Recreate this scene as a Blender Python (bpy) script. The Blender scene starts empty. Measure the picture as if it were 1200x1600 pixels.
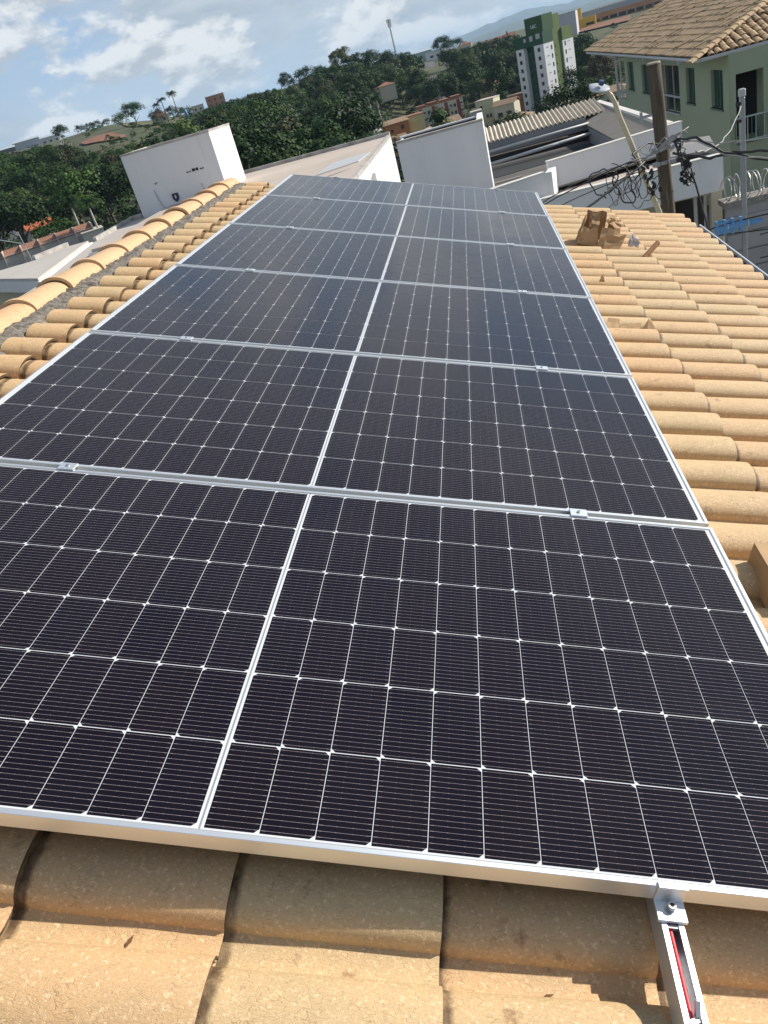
import bpy, bmesh, math, random
import numpy as np
from mathutils import Matrix, Vector

random.seed(7)
RNG = np.random.default_rng(11)
R = math.radians
SC = bpy.context.scene
COL = SC.collection

# ------------------------------------------------------------------ camera
TH = R(17.5)                       # pitch of the tiled roof
H0 = 8.0                           # height of the array's near upper corner
cam_d = bpy.data.cameras.new('camera')
cam_d.sensor_fit = 'VERTICAL'
cam_d.sensor_height = 36.0
cam_d.sensor_width = 27.0
cam_d.lens = 27.18
cam_d.clip_start = 0.05
cam_d.clip_end = 30000
cam = bpy.data.objects.new('camera', cam_d)
COL.objects.link(cam)
cam.matrix_world = Matrix(((0.965812, 0.168764, 0.196788, 1.71718),
                           (0.083483, 0.516183, -0.852400, -0.77582),
                           (-0.245433, 0.839687, 0.484447, 8.63266),
                           (0, 0, 0, 1)))
SC.camera = cam

# ------------------------------------------------------------------ daylight
SUN = Vector((1.064, 0.55, 0.713)).normalized()
sun_el, sun_az = math.asin(SUN.z), math.atan2(SUN.x, SUN.y)
W = bpy.data.worlds.new('World')
SC.world = W
W.use_nodes = True
wn, wl = W.node_tree.nodes, W.node_tree.links
bg = wn['Background']
bg.inputs[1].default_value = 0.10
sky = wn.new('ShaderNodeTexSky')
sky.sky_type = 'NISHITA'
sky.sun_disc = False
sky.sun_elevation = sun_el
sky.sun_rotation = sun_az
sky.dust_density = 0.6
sky.altitude = 700
tc = wn.new('ShaderNodeTexCoord')
sep = wn.new('ShaderNodeSeparateXYZ')
wl.new(tc.outputs['Generated'], sep.inputs[0])


def wmath(op, a, b=None, clamp=False):
    n = wn.new('ShaderNodeMath')
    n.operation = op
    n.use_clamp = clamp
    for i, v in enumerate((a, b)):
        if v is None:
            continue
        if isinstance(v, (int, float)):
            n.inputs[i].default_value = v
        else:
            wl.new(v, n.inputs[i])
    return n.outputs[0]


def wramp(x, lo, hi):
    n = wn.new('ShaderNodeMapRange')
    n.interpolation_type = 'SMOOTHSTEP'
    n.inputs[1].default_value = lo
    n.inputs[2].default_value = hi
    wl.new(x, n.inputs[0])
    return n.outputs[0]


def wnoise(scale, detail, rough, loc, dist=0.0, squash=2.3):
    """Noise on the sky sphere, flattened so that clouds lie along the horizon."""
    mp = wn.new('ShaderNodeMapping')
    mp.inputs['Location'].default_value = loc
    mp.inputs['Scale'].default_value = (scale, scale, scale * squash)
    wl.new(tc.outputs['Generated'], mp.inputs[0])
    n = wn.new('ShaderNodeTexNoise')
    n.inputs['Scale'].default_value = 1.0
    n.inputs['Detail'].default_value = detail
    n.inputs['Roughness'].default_value = rough
    n.inputs['Distortion'].default_value = dist
    wl.new(mp.outputs[0], n.inputs['Vector'])
    return n.outputs[0]


def wmix(fac, a, b):
    n = wn.new('ShaderNodeMix')
    n.data_type = 'RGBA'
    if isinstance(fac, float):
        n.inputs[0].default_value = fac
    else:
        wl.new(fac, n.inputs[0])
    for i, v in ((6, a), (7, b)):
        if isinstance(v, tuple):
            n.inputs[i].default_value = v
        else:
            wl.new(v, n.inputs[i])
    return n.outputs[2]


hz = wramp(sep.outputs[2], 0.0, 0.16)
blue = wmix(hz, (4.2, 5.1, 5.9, 1), (2.2, 3.9, 6.4, 1))
blue2 = wmix(wramp(sep.outputs[2], 0.22, 0.7), blue, sky.outputs[0])
veil = wramp(wnoise(3.0, 5, 0.55, (3.1, 0.4, 5.2), 0.4, 3.0), 0.36, 0.60)
vtone = wramp(wnoise(7.0, 7, 0.6, (1.1, 2.4, 0.2), 0.3, 3.2), 0.30, 0.70)
grey = wmix(vtone, (3.2, 3.8, 4.5, 1), (4.8, 5.3, 5.75, 1))
c1 = wmix(wmath('MULTIPLY', veil, 0.94), blue2, grey)
# heaps of cloud: grey bodies with bright upper rims
CL = (6.2, 1.9, 3.3)
d0 = wnoise(9.0, 9, 0.58, CL, 0.15, 2.0)
d1 = wnoise(9.0, 9, 0.58, (CL[0], CL[1], CL[2] + 9.0 * 2.0 * 0.012), 0.15, 2.0)
body = wramp(d0, 0.455, 0.56)
rim = wmath('ADD', wmath('MULTIPLY', wmath('SUBTRACT', d0, d1), 9.0), 0.50, True)
ccol = wmix(rim, (3.9, 4.3, 4.75, 1), (7.0, 7.2, 7.25, 1))
c2 = wmix(wmath('MULTIPLY', body, 0.85), c1, ccol)
# the deck of cloud thins out towards the zenith
thin = wramp(sep.outputs[2], 0.22, 0.65)
zen = wmix(0.27, sky.outputs[0], c2)
wl.new(wmix(thin, c2, zen), bg.inputs[0])

sl = bpy.data.lights.new('sun', 'SUN')
sl.energy = 5.0
sl.angle = R(0.53)
sl.color = (1.0, 0.945, 0.86)
so = bpy.data.objects.new('sun', sl)
COL.objects.link(so)
so.rotation_euler = SUN.to_track_quat('Z', 'Y').to_euler()
so.location = SUN * 60

vs = SC.view_settings
vs.view_transform = 'Standard'
vs.look = 'None'
vs.gamma = 1.0
vs.exposure = 0.35
vs.use_curve_mapping = False
SC.cycles.max_bounces = 6
SC.cycles.volume_bounces = 1
SC.cycles.transparent_max_bounces = 12

# ------------------------------------------------------------------ materials
MATS = {}


def mat(name, col, rough=0.8, metal=0.0, var=None, vscale=4.0, detail=5.0, bump=0.0, bscale=40.0,
        rand=0.0, spec=0.5, coat=0.0, aniso=None, seed=0.0, stain=None, sscale=1.0, sramp=(0.55, 0.7)):
    """Principled material with noise colour variation, optional stains, bump and per-object variation."""
    if name in MATS:
        return MATS[name]
    m = bpy.data.materials.new(name)
    m.use_nodes = True
    n, l = m.node_tree.nodes, m.node_tree.links
    b = n['Principled BSDF']
    b.inputs['Roughness'].default_value = rough
    b.inputs['Metallic'].default_value = metal
    b.inputs['Specular IOR Level'].default_value = spec
    b.inputs['Coat Weight'].default_value = coat
    b.inputs['Coat Roughness'].default_value = 0.08
    t = n.new('ShaderNodeTexCoord')
    oi = n.new('ShaderNodeObjectInfo')
    off = n.new('ShaderNodeVectorMath')
    off.operation = 'MULTIPLY_ADD'
    off.inputs[1].default_value = (37.0, 53.0, 71.0)
    cmb = n.new('ShaderNodeCombineXYZ')
    for i in range(3):
        l.new(oi.outputs['Random'], cmb.inputs[i])
    l.new(cmb.outputs[0], off.inputs[0])
    l.new(t.outputs['Object'], off.inputs[2])
    vec = off.outputs[0]
    if aniso:
        mp = n.new('ShaderNodeMapping')
        mp.inputs['Scale'].default_value = aniso
        l.new(vec, mp.inputs[0])
        vec = mp.outputs[0]

    def noise(sc, de, ro=0.6):
        q = n.new('ShaderNodeTexNoise')
        q.inputs['Scale'].default_value = sc
        q.inputs['Detail'].default_value = de
        q.inputs['Roughness'].default_value = ro
        l.new(vec, q.inputs['Vector'])
        return q.outputs[0]

    def mix(fac, a, c):
        q = n.new('ShaderNodeMix')
        q.data_type = 'RGBA'
        if isinstance(fac, float):
            q.inputs[0].default_value = fac
        else:
            l.new(fac, q.inputs[0])
        for i, v in ((6, a), (7, c)):
            if isinstance(v, tuple):
                q.inputs[i].default_value = (v[0], v[1], v[2], 1)
            else:
                l.new(v, q.inputs[i])
        return q.outputs[2]

    def ramp(x, lo, hi, a=0.0, c=1.0):
        q = n.new('ShaderNodeMapRange')
        q.inputs[1].default_value, q.inputs[2].default_value = lo, hi
        q.inputs[3].default_value, q.inputs[4].default_value = a, c
        l.new(x, q.inputs[0])
        return q.outputs[0]

    out = tuple(col)
    if var is not None:
        out = mix(ramp(noise(vscale, detail), 0.32, 0.68), out, tuple(var))
    if stain is not None:
        out = mix(ramp(noise(sscale, 7, 0.65), sramp[0], sramp[1]), out, tuple(stain))
    if rand:
        hs = n.new('ShaderNodeHueSaturation')
        l.new(ramp(oi.outputs['Random'], 0, 1, 1 - rand, 1 + rand), hs.inputs['Value'])
        if isinstance(out, tuple):
            hs.inputs['Color'].default_value = (*out, 1)
        else:
            l.new(out, hs.inputs['Color'])
        out = hs.outputs[0]
    if isinstance(out, tuple):
        b.inputs['Base Color'].default_value = (*out, 1)
    else:
        l.new(out, b.inputs['Base Color'])
    if bump:
        bp = n.new('ShaderNodeBump')
        bp.inputs['Strength'].default_value = bump
        bp.inputs['Distance'].default_value = 0.01
        l.new(noise(bscale, 4), bp.inputs['Height'])
        l.new(bp.outputs[0], b.inputs['Normal'])
    MATS[name] = m
    m['_h'] = 1
    return m


# ------------------------------------------------------------------ mesh helpers
class MB:
    """Collects verts, faces and material indices, then links them as ONE mesh object."""

    def __init__(self):
        self.v, self.f, self.mi = [], [], []

    def add(self, vs, fs, mi=0):
        o = len(self.v)
        self.v += [tuple(p) for p in vs]
        self.f += [tuple(i + o for i in q) for q in fs]
        self.mi += [mi] * len(fs)
        return self

    def box(self, lo, hi, M=None, mi=0):
        x0, y0, z0 = lo
        x1, y1, z1 = hi
        vs = [(x0, y0, z0), (x1, y0, z0), (x1, y1, z0), (x0, y1, z0), (x0, y0, z1), (x1, y0, z1), (x1, y1, z1), (x0, y1, z1)]
        if M is not None:
            vs = [tuple(M @ Vector(p)) for p in vs]
        return self.add(vs, [(3, 2, 1, 0), (4, 5, 6, 7), (0, 1, 5, 4), (1, 2, 6, 5), (2, 3, 7, 6), (3, 0, 4, 7)], mi)

    def prism(self, pts, z0, z1, mi=0):
        """Vertical prism on a plan polygon (counter-clockwise); z1 may be a list (one height per corner)."""
        n = len(pts)
        a = 0.5 * sum(pts[i][0] * pts[(i + 1) % n][1] - pts[(i + 1) % n][0] * pts[i][1] for i in range(n))
        zt = list(z1) if isinstance(z1, (list, tuple)) else [z1] * n
        if a < 0:
            pts, zt = pts[::-1], zt[::-1]
        vs = [(p[0], p[1], z0) for p in pts] + [(p[0], p[1], z) for p, z in zip(pts, zt)]
        fs = [tuple(range(n - 1, -1, -1)), tuple(range(n, 2 * n))]
        fs += [(i, (i + 1) % n, n + (i + 1) % n, n + i) for i in range(n)]
        return self.add(vs, fs, mi)

    def tube(self, pts, rad, sides=8, cap=True, mi=0):
        pts = [Vector(p) for p in pts]
        n = len(pts)
        rads = rad if isinstance(rad, (list, tuple)) else [rad] * n
        vs, fs = [], []
        up = None
        for i, p in enumerate(pts):
            d = (pts[min(i + 1, n - 1)] - pts[max(i - 1, 0)])
            d = d.normalized() if d.length > 1e-9 else Vector((0, 0, 1))
            if up is None:
                up = d.orthogonal().normalized()
            up = (up - d * up.dot(d))
            up = up.normalized() if up.length > 1e-6 else d.orthogonal().normalized()
            s = d.cross(up)
            for k in range(sides):
                a = 2 * math.pi * k / sides
                vs.append(p + (up * math.cos(a) + s * math.sin(a)) * rads[i])
        for i in range(n - 1):
            for k in range(sides):
                k2 = (k + 1) % sides
                fs.append((i * sides + k, i * sides + k2, (i + 1) * sides + k2, (i + 1) * sides + k))
        if cap:
            fs.append(tuple(range(sides - 1, -1, -1)))
            fs.append(tuple((n - 1) * sides + k for k in range(sides)))
        return self.add(vs, fs, mi)

    def loft(self, prof, mi=0, close=False):
        """Skin a list of equal-length point rows."""
        m = len(prof[0])
        vs = [p for row in prof for p in row]
        fs = []
        for i in range(len(prof) - 1):
            for k in range(m if close else m - 1):
                k2 = (k + 1) % m
                fs.append((i * m + k, i * m + k2, (i + 1) * m + k2, (i + 1) * m + k))
        return self.add(vs, fs, mi)

    def mesh(self, name, mats, smooth=False, bevel=0.0):
        me = bpy.data.meshes.new(name)
        me.from_pydata(self.v, [], self.f)
        mats = mats if isinstance(mats, (list, tuple)) else [mats]
        for m in mats:
            me.materials.append(m)
        if len(mats) > 1:
            me.polygons.foreach_set('material_index', self.mi)
        if smooth:
            me.polygons.foreach_set('use_smooth', [True] * len(me.polygons))
        me.update()
        if bevel:
            bm = bmesh.new()
            bm.from_mesh(me)
            bmesh.ops.bevel(bm, geom=[e for e in bm.edges if len(e.link_faces) == 2 and e.calc_face_angle(0) > 0.6],
                            offset=bevel, segments=1, affect='EDGES', clamp_overlap=True)
            bm.to_mesh(me)
            bm.free()
        return me

    def build(self, name, mats, parent=None, smooth=False, bevel=0.0, loc=None):
        me = self.mesh(name, mats, smooth, bevel)
        if loc is not None:
            me.transform(Matrix.Translation(-Vector(loc)))
            return put(name, me, parent, Matrix.Translation(Vector(loc)))
        return put(name, me, parent)


BASE = {}


def put(name, me, parent=None, M=None):
    """Link a mesh; M is its place in the world, whatever its parent."""
    o = bpy.data.objects.new(name, me)
    COL.objects.link(o)
    M = M if M is not None else Matrix.Identity(4)
    BASE[o.name] = M.copy()
    o.matrix_basis = M
    if parent is not None:
        o.parent = parent
        o.matrix_parent_inverse = BASE[parent.name].inverted()
    return o


def tag(o, label=None, cat=None, group=None, kind=None):
    for k, v in (('label', label), ('category', cat), ('group', group), ('kind', kind)):
        if v:
            o[k] = v
    return o


def thing(name, label, cat, M=None, group=None):
    if M is None:
        M = Matrix.Identity(4)
    elif not isinstance(M, Matrix):
        M = Matrix.Translation(Vector(M))
    o = bpy.data.objects.new(name, None)
    o.empty_display_size = 0.2
    COL.objects.link(o)
    o.matrix_basis = M
    BASE[o.name] = M.copy()
    return tag(o, label, cat, group)


def clone(o, M, label=None, kids=True):
    """Copy of a thing with copies of its parts and sub-parts, moved to M."""
    c = o.copy()
    COL.objects.link(c)
    c.matrix_basis = M
    BASE[c.name] = M.copy()
    if label:
        c['label'] = label
    if kids:
        for ch in o.children:
            d = ch.copy()
            COL.objects.link(d)
            d.parent = c
            d.matrix_parent_inverse = ch.matrix_parent_inverse
            for g in ch.children:
                e = g.copy()
                COL.objects.link(e)
                e.parent = d
                e.matrix_parent_inverse = g.matrix_parent_inverse
    return c


def T(x, y, z):
    return Matrix.Translation((x, y, z))


def RZ(deg):
    return Matrix.Rotation(R(deg), 4, 'Z')


# roof frame: u down the slope (towards +X), v along the ridge (+Y), n off the roof
ROOF = Matrix(((math.cos(TH), 0, math.sin(TH), 0), (0, 1, 0, 0), (-math.sin(TH), 0, math.cos(TH), H0), (0, 0, 0, 1)))


def rp(u, v, n):
    return ROOF @ Vector((u, v, n))

# ================================================================== THE TILED HOUSE
def tile_material(name, c1, c2, c3, crack=True, lap=0.0):
    m = bpy.data.materials.new(name)
    m.use_nodes = True
    n, l = m.node_tree.nodes, m.node_tree.links
    b = n['Principled BSDF']
    t = n.new('ShaderNodeTexCoord')
    oi = n.new('ShaderNodeObjectInfo')
    cmb = n.new('ShaderNodeCombineXYZ')
    for i in range(3):
        l.new(oi.outputs['Random'], cmb.inputs[i])
    off = n.new('ShaderNodeVectorMath')
    off.operation = 'MULTIPLY_ADD'
    off.inputs[1].default_value = (17.0, 29.0, 41.0)
    l.new(cmb.outputs[0], off.inputs[0])
    l.new(t.outputs['Object'], off.inputs[2])
    vec = off.outputs[0]

    def noise(sc, de, ro=0.6, v=None):
        q = n.new('ShaderNodeTexNoise')
        q.inputs['Scale'].default_value = sc
        q.inputs['Detail'].default_value = de
        q.inputs['Roughness'].default_value = ro
        l.new(v or vec, q.inputs['Vector'])
        return q.outputs[0]

    def ramp(x, lo, hi, a=0.0, c=1.0):
        q = n.new('ShaderNodeMapRange')
        q.inputs[1].default_value, q.inputs[2].default_value = lo, hi
        q.inputs[3].default_value, q.inputs[4].default_value = a, c
        l.new(x, q.inputs[0])
        return q.outputs[0]

    def mix(fac, a, c, mode='MIX'):
        q = n.new('ShaderNodeMix')
        q.data_type = 'RGBA'
        q.blend_type = mode
        if isinstance(fac, float):
            q.inputs[0].default_value = fac
        else:
            l.new(fac, q.inputs[0])
        for i, v in ((6, a), (7, c)):
            if isinstance(v, tuple):
                q.inputs[i].default_value = (*v, 1)
            else:
                l.new(v, q.inputs[i])
        return q.outputs[2]

    def math_(op, a, c):
        q = n.new('ShaderNodeMath')
        q.operation = op
        for i, v in enumerate((a, c)):
            if isinstance(v, float):
                q.inputs[i].default_value = v
            else:
                l.new(v, q.inputs[i])
        return q.outputs[0]

    base = mix(ramp(oi.outputs['Random'], 0.15, 0.9), c1, c2)
    base = mix(ramp(noise(9, 6), 0.42, 0.75, 0, 0.55), base, c3)
    base = mix(ramp(noise(120, 3, 0.75), 0.54, 0.70, 0, 0.8), base, (c1[0] * 1.5, c1[1] * 1.55, c1[2] * 1.75))
    base = mix(ramp(noise(210, 4, 0.75), 0.56, 0.72, 0, 0.6), base, (c1[0] * .45, c1[1] * .42, c1[2] * .4))
    base = mix(ramp(noise(14, 8, 0.72), 0.60, 0.70, 0, 0.65), base, (0.19, 0.085, 0.035))
    hgt = noise(130, 4, 0.75)
    if lap:                      # lap dirt plus painted shade of the gap under the tile above
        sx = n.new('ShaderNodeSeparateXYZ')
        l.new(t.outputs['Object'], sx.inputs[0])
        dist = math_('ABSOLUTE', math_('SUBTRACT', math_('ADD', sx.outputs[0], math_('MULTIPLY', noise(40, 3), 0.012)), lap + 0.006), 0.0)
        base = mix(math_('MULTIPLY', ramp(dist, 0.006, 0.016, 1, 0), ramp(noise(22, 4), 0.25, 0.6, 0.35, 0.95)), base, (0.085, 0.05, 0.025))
    if crack:
        warp = n.new('ShaderNodeVectorMath')
        warp.operation = 'MULTIPLY_ADD'
        nz = n.new('ShaderNodeTexNoise')
        nz.inputs['Scale'].default_value = 30
        nz.inputs['Detail'].default_value = 4
        l.new(vec, nz.inputs['Vector'])
        l.new(nz.outputs['Color'], warp.inputs[0])
        warp.inputs[1].default_value = (0.02, 0.02, 0.02)
        l.new(vec, warp.inputs[2])
        mp = n.new('ShaderNodeMapping')
        mp.inputs['Scale'].default_value = (0.42, 1.5, 1.3)
        l.new(warp.outputs[0], mp.inputs[0])
        vo = n.new('ShaderNodeTexVoronoi')
        vo.feature = 'DISTANCE_TO_EDGE'
        vo.inputs['Scale'].default_value = 120
        l.new(mp.outputs[0], vo.inputs['Vector'])
        cr = ramp(vo.outputs['Distance'], 0.02, 0.06, 1, 0)
        patch = ramp(noise(26, 6), 0.50, 0.66)
        cf = math_('MULTIPLY', math_('MULTIPLY', cr, patch), 0.38)
        base = mix(cf, base, (0.10, 0.055, 0.025))
        hgt = math_('SUBTRACT', hgt, math_('MULTIPLY', cr, 0.8))
    l.new(base, b.inputs['Base Color'])
    b.inputs['Roughness'].default_value = 0.62
    b.inputs['Specular IOR Level'].default_value = 0.35
    bp = n.new('ShaderNodeBump')
    bp.inputs['Strength'].default_value = 0.35
    bp.inputs['Distance'].default_value = 0.0026
    l.new(hgt, bp.inputs['Height'])
    l.new(bp.outputs[0], b.inputs['Normal'])
    return m


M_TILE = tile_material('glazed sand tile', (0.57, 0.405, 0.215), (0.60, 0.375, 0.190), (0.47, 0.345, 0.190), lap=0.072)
M_TILE_CUT = tile_material('glazed sand tile end', (0.57, 0.405, 0.215), (0.60, 0.375, 0.190), (0.47, 0.345, 0.190))
M_RIDGE = tile_material('ridge tile clay', (0.60, 0.395, 0.215), (0.61, 0.375, 0.195), (0.46, 0.32, 0.175), crack=False)
M_JOINT_SHADE = mat('painted joint shade', (0.17, 0.105, 0.055), 0.95, var=(0.06, 0.04, 0.025), vscale=30, detail=6)
M_MORTAR = mat('grey mortar', (0.27, 0.235, 0.19), 0.95, var=(0.075, 0.065, 0.055), vscale=42, detail=9, bump=1.0, bscale=60)
M_RENDER = mat('white render', (0.72, 0.71, 0.69), 0.9, var=(0.62, 0.61, 0.59), vscale=1.2, bump=0.15, bscale=80)
M_ALU = mat('anodised aluminium', (0.80, 0.82, 0.83), 0.40, metal=0.8, var=(0.76, 0.79, 0.80), vscale=3, aniso=(1, 14, 14))
M_STEEL = mat('bolt steel', (0.62, 0.61, 0.58), 0.28, metal=1.0)
M_GUTTER = mat('grey metal gutter', (0.16, 0.165, 0.17), 0.5, metal=0.4, var=(0.11, 0.11, 0.11), vscale=5)

house = thing('tiled_house', 'house under a sandy barrel tiled roof that carries the solar panels', 'house', (1.5, 3.0, 0.0))

PITCH, GAUGE, TL = 0.214, 0.352, 0.42
V0, NB = -0.203, -0.152


def tile_profile(drop=0.0):
    p = []
    for k in range(13):                                     # barrel, from its far foot over the crown to its near foot
        a = math.pi * k / 12
        hh = 0.052 * (math.sin(a) ** 0.85 if 0 < k < 12 else 0.0)
        p.append((0.083 * math.cos(a), hh + (0.007 if k == 0 else 0.0)))
    p += [(-0.095, -0.004), (-0.118, -0.005), (-0.138, -0.001), (-0.150, 0.004)]
    return [(v, n - drop) for v, n in p]


def tile_mesh(name, L, m, taper=0.085):
    b = MB()
    prof = tile_profile()
    rows = []
    for s in (0.0, 0.2, 0.45, 0.7, 0.94, 1.0):
        k = 1.0 - taper * (1 - s)
        lift = 0.017 * s * (L / TL) - (0.0015 if s == 1.0 else 0)
        rows.append([(s * L, v * k, n * k + lift) for v, n in prof])
    b.loft(rows)
    th = 0.010
    b.loft([rows[-1], [(L - 0.001, v, n - th) for _, v, n in rows[-1]]], 1)       # butt edge painted dark for the shadow line of the joint
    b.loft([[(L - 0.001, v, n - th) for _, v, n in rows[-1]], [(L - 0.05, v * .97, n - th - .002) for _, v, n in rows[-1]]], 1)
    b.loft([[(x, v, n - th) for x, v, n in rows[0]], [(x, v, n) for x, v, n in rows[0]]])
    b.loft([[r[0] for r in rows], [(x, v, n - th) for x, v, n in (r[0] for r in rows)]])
    me = b.mesh(name, [m, M_JOINT_SHADE], smooth=True)
    # keep the edges crisp
    for p in me.polygons:
        if p.index >= 16 * 5:
            p.use_smooth = False
    me.set_sharp_from_angle(angle=R(34))
    return me


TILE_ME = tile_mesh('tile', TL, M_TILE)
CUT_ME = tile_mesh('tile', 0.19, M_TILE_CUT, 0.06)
hid = MB()
n_tile = 0
for r in range(-4, 34):
    v = V0 + PITCH * r
    for c in range(0, 12):
        butt = -0.211 + GAUGE * c + random.uniform(-.006, .006) - (.045 if c == 11 else 0)
        cut = c == 0
        u0 = butt - (0.19 if cut else TL)
        covered = 0.30 < v < 6.70 and 0.36 < u0 + 0.1 and butt < 2.16
        M = T(u0, v + random.uniform(-.004, .004), NB + random.uniform(-.0025, .0025)) @ RZ(random.uniform(-0.8, 0.8)) \
            @ Matrix.Rotation(R(random.uniform(-1.2, 1.2)), 4, 'X')
        if covered or v < -0.75:
            me = TILE_ME
            o = len(hid.v)
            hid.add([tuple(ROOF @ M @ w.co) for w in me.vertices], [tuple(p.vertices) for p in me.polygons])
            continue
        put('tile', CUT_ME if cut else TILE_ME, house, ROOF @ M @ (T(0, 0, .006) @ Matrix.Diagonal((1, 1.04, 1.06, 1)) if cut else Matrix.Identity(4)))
        n_tile += 1
tag(hid.build('roof_tiles', M_TILE, house, smooth=True), kind='stuff')

# roof deck under the tiles, the other slope, walls, gutter
dk = MB()
dk.add([rp(-.5, -1.15, -.19), rp(3.66, -1.15, -.19), rp(3.66, 6.93, -.19), rp(-.5, 6.93, -.19),
        rp(-.5, -1.15, -.22), rp(3.66, -1.15, -.22), rp(3.66, 6.93, -.22), rp(-.5, 6.93, -.22)],
       [(0, 1, 2, 3), (7, 6, 5, 4), (0, 4, 5, 1), (1, 5, 6, 2), (2, 6, 7, 3), (3, 7, 4, 0)])
dk.build('roof_deck', mat('dark boards', (0.10, 0.07, 0.05), 0.9, var=(0.06, 0.045, 0.035)), house)
AX = rp(-0.595, 0, -0.160)                                   # ridge line
ob = MB()
cs, sn = math.cos(TH), math.sin(TH)
rows = []
for s in (0.0, 3.8):
    row = []
    for k in range(int(8.0 / PITCH * 8)):
        v = -1.1 + k * PITCH / 8
        row.append((AX.x - 0.02 - s * cs, v, AX.z - 0.02 - s * sn + 0.028 * math.cos(2 * math.pi * k / 8)))
    rows.append(row)
ob.loft(rows)
ob.build('rear_slope', M_RIDGE, house, smooth=True)
wl_ = MB()
wl_.box((AX.x - 3.3, -1.0, 0), (3.0, 6.75, 5.95))
gz = [(AX.x - 3.3, 5.951), (3.0, 5.951), (3.0, 6.75), (AX.x, 7.90), (AX.x - 3.3, 6.95)]
for y0, y1 in ((-1.0, -0.8), (6.55, 6.75)):
    m_ = len(gz)
    wl_.add([(x, y0, z) for x, z in gz] + [(x, y1, z) for x, z in gz],
            [tuple(range(m_)), tuple(range(2 * m_ - 1, m_ - 1, -1))] + [(i, i + m_, (i + 1) % m_ + m_, (i + 1) % m_) for i in range(m_)])
wl_.build('wall', M_RENDER, house)
gt = MB()
gp = [(3.63, -.20), (3.63, -.33), (3.81, -.33), (3.81, -.205), (3.825, -.205), (3.825, -.345), (3.615, -.345), (3.615, -.20)]
g0, g1 = [rp(u, -1.1, n) for u, n in gp], [rp(u, 6.97, n) for u, n in gp]
gt.loft([g0, g1], close=True)
gt.add(g0, [tuple(range(8))]).add(g1, [tuple(range(7, -1, -1))])
gt.build('gutter', M_GUTTER, house)
lp = MB()
lp.tube([rp(3.822, -1.1, -.190), rp(3.822, 6.97, -.190)], 0.009, 8)
lp.build('gutter_lip', mat('bright flashing', (0.75, 0.76, 0.78), 0.4, metal=0.3), house)

# ridge tiles: half barrels with a raised collar, axis along the ridge
def ridge_mesh():
    b = MB()
    rows = []
    st = [(0.0, .106, .070), (0.0, .116, .079), (0.026, .118, .081), (0.034, .113, .077), (0.037, .106, .071), (0.2, .104, .069), (0.445, .101, .065)]
    for y, w, h in st:
        row = []
        for k in range(17):
            a = math.pi * k / 16
            row.append((w * math.cos(a), y, h * math.sin(a)))
        rows.append(row)
    b.loft(rows)
    b.loft([rows[-1], [(x * .88, y, z * .88) for x, y, z in rows[-1]]])
    b.loft([[(x * .88, y, z * .88) for x, y, z in rows[-1]], [(x * .9, y, z * .9) for x, y, z in rows[0]], rows[0]])
    me = b.mesh('ridge_tile', M_RIDGE, smooth=True)
    me.set_sharp_from_angle(angle=R(45))
    return me


RIDGE_ME = ridge_mesh()
for k in range(-9, 11):
    v = 2.85 + 0.415 * k
    if v > 6.8:
        continue
    M = T(AX.x - .014 + random.uniform(-.006, .006), v, AX.z + 0.012 + random.uniform(-.003, .003)) @ RZ(random.uniform(-.8, .8)) @ Matrix.Rotation(R(-0.8), 4, 'X')
    put('ridge_tile', RIDGE_ME, house, M)
mo = MB()
rows = []
for i in range(240):
    v = -1.1 + 8.02 * i / 239
    row = []
    for u, n in ((-.54, -.125), (-.50, -.115), (-.46, -.113), (-.42, -.118), (-.385, -.132), (-.34, -.162)):
        j = random.uniform(-.009, .009)
        row.append(rp(u + random.uniform(-.008, .008), v, n + j))
    rows.append(row)
mo.loft(rows)
mo.build('mortar', M_MORTAR, house, smooth=False)

# ================================================================== SOLAR PANELS
PW, PD, PG = 2.279, 1.134, 0.020


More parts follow.
